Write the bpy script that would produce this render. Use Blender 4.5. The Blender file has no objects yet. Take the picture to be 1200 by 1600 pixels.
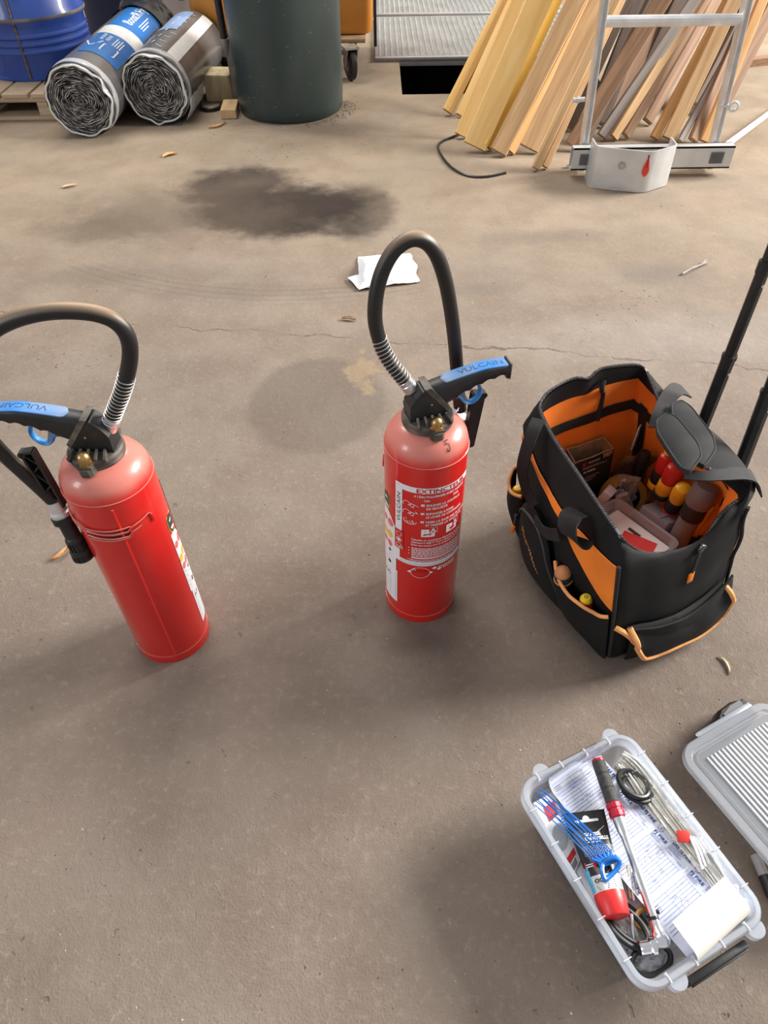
import bpy, bmesh, math, random
from mathutils import Vector, Matrix, noise
R = random.Random(7)
V = Vector
PI = math.pi
C = bpy.context.scene.collection
sc = bpy.context.scene

# ------------------------------------------------------------------ camera, world, lights, exposure
FPX, PITCH, CAMH = 1109.0, math.radians(46), 1.25
ROLL = math.atan(15 / 1070)
cd = bpy.data.cameras.new('camera'); cam = bpy.data.objects.new('camera', cd); C.objects.link(cam)
cd.sensor_fit = 'VERTICAL'; cd.sensor_height = 24.0; cd.lens = 24.0 * FPX / 1600
cd.clip_start = 0.02
cam.location = (0, 0, CAMH)
cam.rotation_euler = (Matrix.Rotation(PI/2 - PITCH, 3, 'X') @ Matrix.Rotation(-ROLL, 3, 'Z')).to_euler()
sc.camera = cam

w = bpy.data.worlds.new('hall_ambient'); sc.world = w; w.use_nodes = True
w.node_tree.nodes['Background'].inputs[0].default_value = (0.95, 0.97, 1.0, 1)
w.node_tree.nodes['Background'].inputs[1].default_value = 0.50

def area(name, loc, target, sx, sy, power, col=(1, 1, 1)):
    l = bpy.data.lights.new(name, 'AREA'); l.shape = 'RECTANGLE'; l.size = sx; l.size_y = sy
    l.energy = power; l.color = col
    o = bpy.data.objects.new(name, l); C.objects.link(o); o.location = loc
    o.rotation_euler = (V(target) - V(loc)).to_track_quat('-Z', 'Y').to_euler()
    return o
area('doorway_daylight', (10.0, 4.6, 5.4), (0.0, 1.2, 0), 4.8, 3.5, 3600, (1.0, 0.97, 0.92))
area('rooflight_daylight', (-1.5, 6.0, 6.0), (-0.4, 3.6, 0), 5.0, 1.6, 360, (1.0, 0.94, 0.86))
area('window_daylight', (-6.0, -2.0, 3.2), (0, 1.5, 0.3), 1.6, 2.6, 130, (0.95, 0.97, 1.0))
sc.view_settings.view_transform = 'Standard'; sc.view_settings.look = 'None'
sc.view_settings.gamma = 1.0; sc.view_settings.use_curve_mapping = False
sc.view_settings.exposure = 0.0

# ------------------------------------------------------------------ geometry of the viewing rays (used to find real 3-D spots)
def ray(u, v):
    x = (u-600)/FPX; y = -(v-800)/FPX
    c, s = math.cos(ROLL), math.sin(ROLL)
    x, y = c*x + s*y, -s*x + c*y
    return V((x, math.cos(PITCH) + y*math.sin(PITCH), -math.sin(PITCH) + y*math.cos(PITCH)))
def G(u, v, z=0.0):
    d = ray(u, v); t = (z-CAMH)/d.z
    return V((d.x*t, d.y*t, z))
def GY(u, v, y):
    d = ray(u, v); t = y/d.y
    return V((d.x*t, y, CAMH + d.z*t))

# ------------------------------------------------------------------ materials
MATS = {}
def mat(name, col, rough=0.5, metal=0.0, var=0.0, scale=20.0, bump=0.0, bscale=200.0, col2=None, coat=0.0, spec=None, detail=4.0, aniso=None, sheen=0):
    if name in MATS: return MATS[name]
    m = bpy.data.materials.new(name); m.use_nodes = True; MATS[name] = m
    nt = m.node_tree; b = nt.nodes['Principled BSDF']
    b.inputs['Base Color'].default_value = (*col, 1); b.inputs['Roughness'].default_value = rough
    b.inputs['Metallic'].default_value = metal
    if coat: b.inputs['Coat Weight'].default_value = coat; b.inputs['Coat Roughness'].default_value = 0.08
    if spec is not None: b.inputs['Specular IOR Level'].default_value = spec
    tc = nt.nodes.new('ShaderNodeTexCoord')
    vec = tc.outputs['Object']
    if aniso:
        mp = nt.nodes.new('ShaderNodeMapping'); mp.inputs['Scale'].default_value = aniso
        nt.links.new(vec, mp.inputs[0]); vec = mp.outputs[0]
    if var or col2:
        n = nt.nodes.new('ShaderNodeTexNoise'); n.inputs['Scale'].default_value = scale; n.inputs['Detail'].default_value = detail
        nt.links.new(vec, n.inputs['Vector'])
        r = nt.nodes.new('ShaderNodeValToRGB'); r.color_ramp.elements[0].position = 0.35; r.color_ramp.elements[1].position = 0.68
        c2 = col2 or tuple(min(1, c*(1+var)) for c in col)
        c1 = col if col2 else tuple(c*(1-var) for c in col)
        r.color_ramp.elements[0].color = (*c1, 1); r.color_ramp.elements[1].color = (*c2, 1)
        nt.links.new(n.outputs['Fac'], r.inputs[0]); nt.links.new(r.outputs[0], b.inputs['Base Color'])
    if bump:
        n = nt.nodes.new('ShaderNodeTexNoise'); n.inputs['Scale'].default_value = bscale; n.inputs['Detail'].default_value = 3
        nt.links.new(vec, n.inputs['Vector'])
        bp = nt.nodes.new('ShaderNodeBump'); bp.inputs['Strength'].default_value = bump; bp.inputs['Distance'].default_value = 0.002
        nt.links.new(n.outputs['Fac'], bp.inputs['Height']); nt.links.new(bp.outputs[0], b.inputs['Normal'])
    return m

def clear(name, tint=(0.9, 0.93, 0.96), thru=0.55, rough=0.25, gloss=0.12, bump=0.0, bscale=40):
    """milky clear plastic: part straight through, part scattered, part gloss"""
    if name in MATS: return MATS[name]
    m = bpy.data.materials.new(name); m.use_nodes = True; MATS[name] = m
    nt = m.node_tree; nt.nodes.remove(nt.nodes['Principled BSDF']); out = nt.nodes['Material Output']
    N = lambda t: nt.nodes.new(t); L = nt.links.new
    tr = N('ShaderNodeBsdfTransparent'); df = N('ShaderNodeBsdfDiffuse'); tl = N('ShaderNodeBsdfTranslucent'); gl = N('ShaderNodeBsdfGlossy')
    tr.inputs[0].default_value = (*[0.6+0.4*t for t in tint], 1)
    df.inputs[0].default_value = (*tint, 1); tl.inputs[0].default_value = (*tint, 1)
    gl.inputs['Roughness'].default_value = rough
    a = N('ShaderNodeMixShader'); a.inputs[0].default_value = 0.45; L(df.outputs[0], a.inputs[1]); L(tl.outputs[0], a.inputs[2])
    b = N('ShaderNodeMixShader'); b.inputs[0].default_value = thru; L(a.outputs[0], b.inputs[1]); L(tr.outputs[0], b.inputs[2])
    f = N('ShaderNodeFresnel'); f.inputs[0].default_value = 1.45
    mx = N('ShaderNodeMath'); mx.operation = 'MULTIPLY_ADD'; mx.inputs[1].default_value = 0.6; mx.inputs[2].default_value = gloss*0.3
    L(f.outputs[0], mx.inputs[0])
    c = N('ShaderNodeMixShader'); L(mx.outputs[0], c.inputs[0]); L(b.outputs[0], c.inputs[1]); L(gl.outputs[0], c.inputs[2])
    if bump:
        tc = N('ShaderNodeTexCoord'); n = N('ShaderNodeTexNoise'); n.inputs['Scale'].default_value = bscale; L(tc.outputs['Object'], n.inputs['Vector'])
        bp = N('ShaderNodeBump'); bp.inputs['Strength'].default_value = bump; bp.inputs['Distance'].default_value = 0.01
        L(n.outputs['Fac'], bp.inputs['Height'])
        for s in (df, gl): L(bp.outputs[0], s.inputs['Normal'])
    L(c.outputs[0], out.inputs['Surface'])
    return m

def wood(name, c1, c2, axis_scale=(3, 60, 60), rough=0.75):
    if name in MATS: return MATS[name]
    m = bpy.data.materials.new(name); m.use_nodes = True; MATS[name] = m
    nt = m.node_tree; b = nt.nodes['Principled BSDF']; b.inputs['Roughness'].default_value = rough
    N = lambda t: nt.nodes.new(t); L = nt.links.new
    tc = N('ShaderNodeTexCoord'); mp = N('ShaderNodeMapping'); mp.inputs['Scale'].default_value = axis_scale
    oi = N('ShaderNodeObjectInfo'); ad = N('ShaderNodeVectorMath'); ad.operation = 'ADD'
    sc_ = N('ShaderNodeMath'); sc_.operation = 'MULTIPLY'; sc_.inputs[1].default_value = 37.0
    L(oi.outputs['Random'], sc_.inputs[0]); L(tc.outputs['Object'], mp.inputs[0]); L(mp.outputs[0], ad.inputs[0]); L(sc_.outputs[0], ad.inputs[1])
    n = N('ShaderNodeTexNoise'); n.inputs['Scale'].default_value = 1.0; n.inputs['Detail'].default_value = 5; n.inputs['Distortion'].default_value = 0.6
    L(ad.outputs[0], n.inputs['Vector'])
    r = N('ShaderNodeValToRGB'); r.color_ramp.elements[0].position = 0.3; r.color_ramp.elements[1].position = 0.7
    r.color_ramp.elements[0].color = (*c1, 1); r.color_ramp.elements[1].color = (*c2, 1)
    L(n.outputs['Fac'], r.inputs[0]); L(r.outputs[0], b.inputs['Base Color'])
    bp = N('ShaderNodeBump'); bp.inputs['Strength'].default_value = 0.25; bp.inputs['Distance'].default_value = 0.002
    L(n.outputs['Fac'], bp.inputs['Height']); L(bp.outputs[0], b.inputs['Normal'])
    return m

def floor_material():
    m = bpy.data.materials.new('worn_concrete'); m.use_nodes = True
    nt = m.node_tree; b = nt.nodes['Principled BSDF']; b.inputs['Roughness'].default_value = 0.82
    b.inputs['Specular IOR Level'].default_value = 0.25
    N = lambda t: nt.nodes.new(t); L = nt.links.new
    tc = N('ShaderNodeTexCoord'); P = tc.outputs['Object']
    def noi(scale, detail=4, rough=0.55, dist=0):
        n = N('ShaderNodeTexNoise'); n.inputs['Scale'].default_value = scale; n.inputs['Detail'].default_value = detail
        n.inputs['Roughness'].default_value = rough; n.inputs['Distortion'].default_value = dist
        L(P, n.inputs['Vector']); return n.outputs['Fac']
    def mth(op, a, bb=None, c=None, clamp=False):
        n = N('ShaderNodeMath'); n.operation = op; n.use_clamp = clamp
        for i, x in enumerate((a, bb, c)):
            if x is None: continue
            if isinstance(x, (int, float)): n.inputs[i].default_value = x
            else: L(x, n.inputs[i])
        return n.outputs[0]
    def mixc(f, a, bb):
        n = N('ShaderNodeMix'); n.data_type = 'RGBA'
        if isinstance(f, (int, float)): n.inputs[0].default_value = f
        else: L(f, n.inputs[0])
        for i, x in ((6, a), (7, bb)):
            if isinstance(x, tuple): n.inputs[i].default_value = (*x, 1)
            else: L(x, n.inputs[i])
        return n.outputs[2]
    def ramp(f, lo, hi):
        n = N('ShaderNodeMapRange'); n.interpolation_type = 'SMOOTHSTEP'
        n.inputs[1].default_value = lo; n.inputs[2].default_value = hi; L(f, n.inputs[0]); return n.outputs[0]
    sx = N('ShaderNodeSeparateXYZ'); L(P, sx.inputs[0]); X, Y = sx.outputs[0], sx.outputs[1]
    big = noi(0.9, 3); mid = noi(4.5, 5, 0.6); fine = noi(60, 4, 0.7); grit = noi(260, 2); wob = noi(3.2, 4, 0.6); wob2 = noi(14, 4, 0.65)
    col = mixc(ramp(mid, 0.32, 0.7), FLOOR_A, FLOOR_B)
    # stronger daylight towards the back painted in: floor gets paler and warmer
    warm = ramp(mth('ADD', Y, mth('MULTIPLY', big, 2.0)), 2.2, 5.0)
    col = mixc(warm, col, mixc(ramp(mid, 0.3, 0.7), FLOOR_C, FLOOR_D))
    col = mixc(mth('MULTIPLY', ramp(fine, 0.5, 0.75), 0.35), col, (0.33, 0.275, 0.235))
    col = mixc(mth('MULTIPLY', ramp(grit, 0.56, 0.75), 0.30), col, (0.10, 0.08, 0.068))
    tint = noi(2.3, 3); col = mixc(mth('MULTIPLY', ramp(tint, 0.42, 0.68), 0.22), col, (0.19, 0.175, 0.145))
    pit = noi(34, 3, 0.5, 0.4); pf_ = ramp(pit, 0.70, 0.76); col = mixc(mth('MULTIPLY', pf_, 0.35), col, (0.09, 0.07, 0.058))
    pale = noi(22, 5, 0.75, 1.2); col = mixc(mth('MULTIPLY', ramp(pale, 0.60, 0.72), 0.30), col, (0.36, 0.31, 0.265))
    def ell(cx, cy, rx, ry, soft, amp, dens, colr, wb=wob, fill=None):
        nonlocal col
        dx = mth('DIVIDE', mth('SUBTRACT', X, cx), rx); dy = mth('DIVIDE', mth('SUBTRACT', Y, cy), ry)
        d = mth('SQRT', mth('ADD', mth('MULTIPLY', dx, dx), mth('MULTIPLY', dy, dy)))
        d = mth('ADD', d, mth('MULTIPLY', mth('SUBTRACT', wb, 0.5), amp))
        d = mth('ADD', d, mth('MULTIPLY', mth('SUBTRACT', wob2, 0.5), amp*0.6))
        f = mth('SUBTRACT', 1.0, ramp(d, 1-soft, 1.0+soft*0.4))
        f = mth('MULTIPLY', f, dens)
        f = mth('MULTIPLY', f, mth('ADD', 0.60, mth('MULTIPLY', mid, 0.8)), clamp=True)
        col = mixc(f, col, colr)
    OIL = (0.028, 0.019, 0.014)
    ell(-0.40, 2.96, 0.42, 0.27, 0.40, 0.8, 1.0, OIL)
    ell(-0.62, 3.22, 0.30, 0.26, 0.45, 0.9, 0.85, OIL)
    ell(-0.08, 2.96, 0.17, 0.28, 0.35, 0.7, 0.6, OIL)
    ell(-0.80, 2.95, 0.55, 0.30, 0.7, 1.2, 0.55, (0.10, 0.072, 0.052))
    ell(-1.15, 2.80, 0.30, 0.14, 0.7, 1.3, 0.45, (0.10, 0.072, 0.052))
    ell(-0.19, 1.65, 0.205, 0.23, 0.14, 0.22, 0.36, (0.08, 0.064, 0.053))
    ell(-0.06, 1.80, 0.05, 0.09, 0.6, 2.6, 0.40, (0.38, 0.27, 0.15), wob2)
    ell(1.02, 2.38, 0.22, 0.12, 0.8, 1.2, 0.45, (0.11, 0.09, 0.08))
    ell(0.62, 2.68, 0.30, 0.08, 0.8, 1.4, 0.40, (0.12, 0.098, 0.085))
    ell(0.34, 2.28, 0.12, 0.06, 0.8, 1.4, 0.4, (0.12, 0.098, 0.085))
    ell(0.06, 0.83, 0.085, 0.04, 0.8, 1.2, 0.5, (0.08, 0.064, 0.055))
    ell(0.02, 0.90, 0.16, 0.05, 0.9, 1.2, 0.35, (0.09, 0.07, 0.06))
    ell(-0.95, 2.42, 0.55, 0.10, 0.9, 1.8, 0.35, (0.12, 0.096, 0.08))
    ell(-0.55, 2.30, 0.45, 0.06, 0.9, 2.0, 0.35, (0.13, 0.10, 0.085))
    ell(0.9, 1.95, 0.5, 0.16, 0.9, 1.6, 0.25, (0.40, 0.36, 0.33))
    ell(-0.25, 3.95, 0.4, 0.10, 0.9, 1.8, 0.3, (0.14, 0.10, 0.075))
    # crack across the slab
    cl = mth('SUBTRACT', Y, mth('ADD', mth('MULTIPLY', X, -0.155), 1.965))
    cl = mth('ADD', cl, mth('MULTIPLY', mth('SUBTRACT', wob, 0.5), 0.16))
    cl = mth('ADD', cl, mth('MULTIPLY', mth('SUBTRACT', wob2, 0.5), 0.05))
    cf = mth('SUBTRACT', 1.0, ramp(mth('ABSOLUTE', cl), 0.0015, 0.007))
    cf = mth('MULTIPLY', cf, ramp(mid, 0.36, 0.6))
    col = mixc(mth('MULTIPLY', cf, 0.6), col, (0.07, 0.05, 0.042))
    # curved scuff marks left by tyres
    dx = mth('ADD', X, 0.313); dy = mth('SUBTRACT', Y, 3.68)
    rr = mth('SQRT', mth('ADD', mth('MULTIPLY', dx, dx), mth('MULTIPLY', dy, dy)))
    st = mth('SINE', mth('MULTIPLY', mth('ADD', rr, mth('MULTIPLY', wob, 0.03)), 190))
    sf = mth('MULTIPLY', mth('SUBTRACT', 1.0, ramp(mth('ABSOLUTE', mth('SUBTRACT', rr, 1.42)), 0.02, 0.10)), ramp(st, 0.2, 1.0))
    sf = mth('MULTIPLY', sf, mth('SUBTRACT', 1.0, ramp(mth('ADD', Y, mth('MULTIPLY', mth('ABSOLUTE', mth('ADD', X, 0.7)), 0.5)), 2.6, 2.9)))
    col = mixc(mth('MULTIPLY', sf, 0.20), col, (0.09, 0.07, 0.06))
    L(col, b.inputs['Base Color'])
    h = mth('ADD', mth('MULTIPLY', fine, 0.5), mth('MULTIPLY', grit, 0.5))
    h = mth('ADD', h, mth('MULTIPLY', wob2, 1.2)); h = mth('SUBTRACT', h, mth('MULTIPLY', pf_, 0.9)); h = mth('ADD', h, mth('MULTIPLY', ramp(pale, 0.5, 0.7), 0.12)); h = mth('SUBTRACT', h, mth('MULTIPLY', cf, 1.2))
    bp = N('ShaderNodeBump'); bp.inputs['Strength'].default_value = 0.52; bp.inputs['Distance'].default_value = 0.004
    L(h, bp.inputs['Height']); L(bp.outputs[0], b.inputs['Normal'])
    return m
FLOOR_A, FLOOR_B = (0.172, 0.133, 0.106), (0.215, 0.170, 0.138)
FLOOR_C, FLOOR_D = (0.245, 0.186, 0.130), (0.310, 0.240, 0.172)

def ext_red_material():
    """gloss red paint; settled pale dust on what faces up"""
    m = bpy.data.materials.new('red_paint'); m.use_nodes = True
    nt = m.node_tree; b = nt.nodes['Principled BSDF']; N = lambda t: nt.nodes.new(t); L = nt.links.new
    g = N('ShaderNodeNewGeometry'); s = N('ShaderNodeSeparateXYZ'); L(g.outputs['Normal'], s.inputs[0])
    tc = N('ShaderNodeTexCoord'); n = N('ShaderNodeTexNoise'); n.inputs['Scale'].default_value = 18; n.inputs['Detail'].default_value = 5
    L(tc.outputs['Object'], n.inputs['Vector'])
    mr = N('ShaderNodeMapRange'); mr.interpolation_type = 'SMOOTHSTEP'; mr.inputs[1].default_value = 0.0; mr.inputs[2].default_value = 0.45; mr.inputs[4].default_value = 0.72
    ad = N('ShaderNodeMath'); ad.operation = 'MULTIPLY_ADD'; ad.inputs[1].default_value = 0.25; L(n.outputs['Fac'], ad.inputs[0]); 
    sb = N('ShaderNodeMath'); sb.operation = 'SUBTRACT'; sb.inputs[1].default_value = 0.12; L(s.outputs[2], sb.inputs[0]); L(sb.outputs[0], ad.inputs[2])
    L(ad.outputs[0], mr.inputs[0])
    mx = N('ShaderNodeMix'); mx.data_type = 'RGBA'; mx.inputs[6].default_value = (0.62, 0.012, 0.010, 1); mx.inputs[7].default_value = (0.66, 0.27, 0.21, 1)
    L(mr.outputs[0], mx.inputs[0]); L(mx.outputs[2], b.inputs['Base Color'])
    rr = N('ShaderNodeMapRange'); rr.inputs[3].default_value = 0.24; rr.inputs[4].default_value = 0.40; L(mr.outputs[0], rr.inputs[0]); L(rr.outputs[0], b.inputs['Roughness'])
    b.inputs['Coat Weight'].default_value = 0.4; b.inputs['Coat Roughness'].default_value = 0.1
    return m

def hose_material():
    """black ribbed rubber, brown dust on its upper side"""
    m = bpy.data.materials.new('dusty_hose_rubber'); m.use_nodes = True
    nt = m.node_tree; b = nt.nodes['Principled BSDF']; N = lambda t: nt.nodes.new(t); L = nt.links.new
    g = N('ShaderNodeNewGeometry'); s = N('ShaderNodeSeparateXYZ'); L(g.outputs['Normal'], s.inputs[0])
    mr = N('ShaderNodeMapRange'); mr.inputs[1].default_value = 0.30; mr.inputs[2].default_value = 1.0; mr.inputs[4].default_value = 0.95
    L(s.outputs[2], mr.inputs[0])
    mx = N('ShaderNodeMix'); mx.data_type = 'RGBA'; mx.inputs[6].default_value = (0.012, 0.011, 0.011, 1); mx.inputs[7].default_value = (0.34, 0.235, 0.15, 1)
    L(mr.outputs[0], mx.inputs[0]); L(mx.outputs[2], b.inputs['Base Color']); b.inputs['Roughness'].default_value = 0.42
    tc = N('ShaderNodeTexCoord'); wv = N('ShaderNodeTexWave'); wv.inputs['Scale'].default_value = 240; wv.bands_direction = 'DIAGONAL'; L(tc.outputs['Object'], wv.inputs[0])
    bp = N('ShaderNodeBump'); bp.inputs['Strength'].default_value = 0.15; bp.inputs['Distance'].default_value = 0.001
    L(wv.outputs['Fac'], bp.inputs['Height']); L(bp.outputs[0], b.inputs['Normal'])
    return m

# ------------------------------------------------------------------ mesh builder
class MB:
    def __init__(s): s.v = []; s.f = []; s.m = []
    def add(s, vs, fs, mi=0):
        o = len(s.v); s.v += [V(p) for p in vs]; s.f += [tuple(i+o for i in f) for f in fs]; s.m += [mi]*len(fs); return s
    def box(s, c, size, rot=None, mi=0, bev=0.0):
        if bev:
            bm = bmesh.new(); bmesh.ops.create_cube(bm, size=1)
            for q in bm.verts: q.co = V((q.co.x*size[0], q.co.y*size[1], q.co.z*size[2]))
            bmesh.ops.bevel(bm, geom=bm.edges[:], offset=bev, segments=2, affect='EDGES', profile=0.5)
            bm.verts.index_update()
            vs = [q.co.copy() for q in bm.verts]; fs = [[q.index for q in f.verts] for f in bm.faces]; bm.free()
        else:
            x, y, z = [k/2 for k in size]
            vs = [V((a, b, d)) for a in (-x, x) for b in (-y, y) for d in (-z, z)]
            fs = [(0, 1, 3, 2), (4, 6, 7, 5), (0, 4, 5, 1), (2, 3, 7, 6), (0, 2, 6, 4), (1, 5, 7, 3)]
        if rot is not None: vs = [rot @ p for p in vs]
        return s.add([p + V(c) for p in vs], fs, mi)
    def bar(s, a, b, wd, th, up=(0, 0, 1), mi=0, bev=0.0):
        a, b = V(a), V(b); d = (b-a); l = d.length; d.normalize()
        n = V(up) - d*V(up).dot(d)
        if n.length < 1e-4: n = V((0, 1, 0)) - d*d.y
        n.normalize(); t = n.cross(d)
        return s.box((a+b)/2, (l, wd, th), Matrix((d, t, n)).transposed(), mi, bev)
    def tube(s, path, r, seg=10, caps=True, closed=False, mi=0, flat=1.0):
        P = [V(p) for p in path]; n = len(P); vs = []; fs = []
        rs = r if isinstance(r, (list, tuple)) else [r]*n
        up = None
        for i in range(n):
            if closed: t = P[(i+1) % n] - P[i-1]
            else: t = P[min(i+1, n-1)] - P[max(i-1, 0)]
            if t.length < 1e-9: t = V((0, 0, 1))
            t.normalize()
            if up is None:
                up = V((0, 0, 1)) if abs(t.z) < 0.9 else V((1, 0, 0))
            a = up - t*up.dot(t)
            if a.length < 1e-5: a = t.orthogonal()
            a.normalize(); b = t.cross(a); up = a
            for k in range(seg):
                q = 2*PI*k/seg; vs.append(P[i] + (a*math.cos(q)*flat + b*math.sin(q))*rs[i])
        for i in range(n if closed else n-1):
            j = (i+1) % n
            for k in range(seg):
                l = (k+1) % seg; fs.append((i*seg+k, i*seg+l, j*seg+l, j*seg+k))
        if caps and not closed:
            fs.append(tuple(range(seg-1, -1, -1))); fs.append(tuple((n-1)*seg + k for k in range(seg)))
        return s.add(vs, fs, mi)
    def lathe(s, prof, seg=32, c=(0, 0, 0), rot=None, mi=0, caps=True):
        vs = []; fs = []; n = len(prof)
        for r, z in prof:
            for k in range(seg):
                q = 2*PI*k/seg; p = V((r*math.cos(q), r*math.sin(q), z)); vs.append((rot @ p if rot is not None else p) + V(c))
        for i in range(n-1):
            for k in range(seg):
                l = (k+1) % seg; fs.append((i*seg+k, i*seg+l, (i+1)*seg+l, (i+1)*seg+k))
        if caps:
            if prof[0][0] > 1e-6: fs.append(tuple(range(seg-1, -1, -1)))
            if prof[-1][0] > 1e-6: fs.append(tuple((n-1)*seg+k for k in range(seg)))
        return s.add(vs, fs, mi)
    def prism(s, outline, d0, d1, fn, mi=0):
        """outline in (a, b); fn(a, b, d) -> point"""
        n = len(outline); vs = [fn(a, b, d0) for a, b in outline] + [fn(a, b, d1) for a, b in outline]
        fs = [tuple(range(n-1, -1, -1)), tuple(range(n, 2*n))] + [(i, (i+1) % n, n+(i+1) % n, n+i) for i in range(n)]
        return s.add(vs, fs, mi)
    def grid(s, fn, nu, nv, mi=0, wrap=False):
        vs = [fn(i/(nu if wrap else nu), j/nv) for i in range(nu if wrap else nu+1) for j in range(nv+1)]
        fs = []
        for i in range(nu):
            a = i; b = (i+1) % nu if wrap else i+1
            for j in range(nv):
                fs.append((a*(nv+1)+j, b*(nv+1)+j, b*(nv+1)+j+1, a*(nv+1)+j+1))
        return s.add(vs, fs, mi)
    def slab(s, fn, nu, nv, th, mi=0):
        """a sheet fn(u,v)->(point, normal) given thickness th, closed"""
        T = []; B = []
        for i in range(nu+1):
            for j in range(nv+1):
                p, n = fn(i/nu, j/nv); T.append(p + n*th); B.append(p)
        fs = []; o = len(T); k = nv+1
        for i in range(nu):
            for j in range(nv):
                q = (i*k+j, (i+1)*k+j, (i+1)*k+j+1, i*k+j+1); fs.append(q); fs.append(tuple(x+o for x in reversed(q)))
        for i in range(nu):
            fs.append((i*k, i*k+o, (i+1)*k+o, (i+1)*k)); fs.append((i*k+nv, (i+1)*k+nv, (i+1)*k+nv+o, i*k+nv+o))
        for j in range(nv):
            fs.append((j, j+1, j+1+o, j+o)); fs.append((nu*k+j, nu*k+j+o, nu*k+j+1+o, nu*k+j+1))
        return s.add(T+B, fs, mi)
    def build(s, name, mats, parent=None, smooth=True, angle=40, local=False, label=None):
        me = bpy.data.meshes.new(name)
        vs = s.v
        if parent is not None and not local:
            inv = ROOTM[parent.name].inverted(); vs = [inv @ p for p in vs]
        me.from_pydata([tuple(p) for p in vs], [], s.f); 
        mats = mats if isinstance(mats, (list, tuple)) else [mats]
        for q in mats: me.materials.append(q)
        for p, i in zip(me.polygons, s.m): p.material_index = i
        bm = bmesh.new(); bm.from_mesh(me); bmesh.ops.recalc_face_normals(bm, faces=bm.faces[:]) if not getattr(s, 'keepn', False) else None
        if smooth:
            lim = math.radians(angle)
            for e in bm.edges:
                if len(e.link_faces) == 2 and e.calc_face_angle(0) > lim: e.smooth = False
            for f in bm.faces: f.smooth = True
        bm.to_mesh(me); bm.free()
        o = bpy.data.objects.new(name, me); C.objects.link(o)
        if parent is not None:
            o.parent = parent; ROOTM[o.name] = ROOTM[parent.name]
        else: ROOTM[o.name] = Matrix.Identity(4)
        if label: o['label'] = label
        return o
ROOTM = {}
def thing(name, label, cat, loc=(0, 0, 0), rz=0.0, group=None):
    o = bpy.data.objects.new(name, None); C.objects.link(o); o.location = loc; o.rotation_euler = (0, 0, rz)
    o.empty_display_size = 0.05
    o['label'] = label; o['category'] = cat
    if group: o['group'] = group
    ROOTM[o.name] = Matrix.Translation(V(loc)) @ Matrix.Rotation(rz, 4, 'Z'); return o
def tag(o, label, cat, group=None):
    o['label'] = label; o['category'] = cat
    if group: o['group'] = group
    return o
def struct(o): o['kind'] = 'structure'; return o
def smooth_path(pts, n=8, closed=False):
    P = [V(p) for p in pts]; out = []; m = len(P)
    for i in range(m if closed else m-1):
        g = (lambda k: P[k % m]) if closed else (lambda k: P[max(0, min(m-1, k))])
        a, b, c, d = g(i-1), g(i), g(i+1), g(i+2)
        for k in range(n):
            t = k/n
            out.append(0.5*((2*b) + (c-a)*t + (2*a-5*b+4*c-d)*t*t + (3*b-a-3*c+d)*t**3))
    if not closed: out.append(P[-1])
    return out
TXT = {}
def text2d(string, size=1.0, width=None, shear=0.0):
    """flat filled glyphs of the built-in font: verts (x, y), faces; baseline at y=0, starts at x=0"""
    if string not in TXT:
        cu = bpy.data.curves.new('lettering', 'FONT'); cu.body = string; cu.size = 1.0; cu.resolution_u = 2
        o = bpy.data.objects.new('lettering', cu); C.objects.link(o)
        dg = bpy.context.evaluated_depsgraph_get(); e = o.evaluated_get(dg); me = e.to_mesh()
        vs = [(q.co.x, q.co.y) for q in me.vertices]; fs = [tuple(p.vertices) for p in me.polygons]
        e.to_mesh_clear(); bpy.data.objects.remove(o); bpy.data.curves.remove(cu)
        mx = max([q[0] for q in vs] or [1]); TXT[string] = (vs, fs, mx)
    vs, fs, mx = TXT[string]
    kx = size if width is None else width/mx
    return [(x*kx + shear*y*size, y*size) for x, y in vs], fs
def put_text(mb, string, fn, x, y, size, width=None, mi=0, flip=False, vertical=False, shear=0.0, bold=0.0):
    vs, fs = text2d(string, size, width, shear)
    for off in ((0, 0),) if not bold else ((-bold, 0), (bold, 0), (0, bold), (0, -bold)):
        if vertical: pts = [fn(x - b + off[0], y + a + off[1]) for a, b in vs]
        else: pts = [fn(x + a + off[0], y + b + off[1]) for a, b in vs]
        mb.add(pts, fs, mi)
def put_rect(mb, fn, x0, y0, x1, y1, mi=0, nx=1):
    for i in range(nx):
        a = x0 + (x1-x0)*i/nx; b = x0 + (x1-x0)*(i+1)/nx
        mb.add([fn(a, y0), fn(b, y0), fn(b, y1), fn(a, y1)], [(0, 1, 2, 3)], mi)
def put_line(mb, fn, pts, wd, mi=0):
    for (a, b), (c, d) in zip(pts[:-1], pts[1:]):
        l = math.hypot(c-a, d-b) or 1; nx, ny = -(d-b)/l*wd/2, (c-a)/l*wd/2
        mb.add([fn(a+nx, b+ny), fn(a-nx, b-ny), fn(c-nx, d-ny), fn(c+nx, d+ny)], [(0, 1, 2, 3)], mi)
def put_poly(mb, fn, pts, mi=0):
    mb.add([fn(a, b) for a, b in pts], [tuple(range(len(pts)))], mi)
def arc(cx, cy, r, a0, a1, n=14, ry=None):
    return [(cx + r*math.cos(a0+(a1-a0)*i/n), cy + (ry or r)*math.sin(a0+(a1-a0)*i/n)) for i in range(n+1)]

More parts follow.
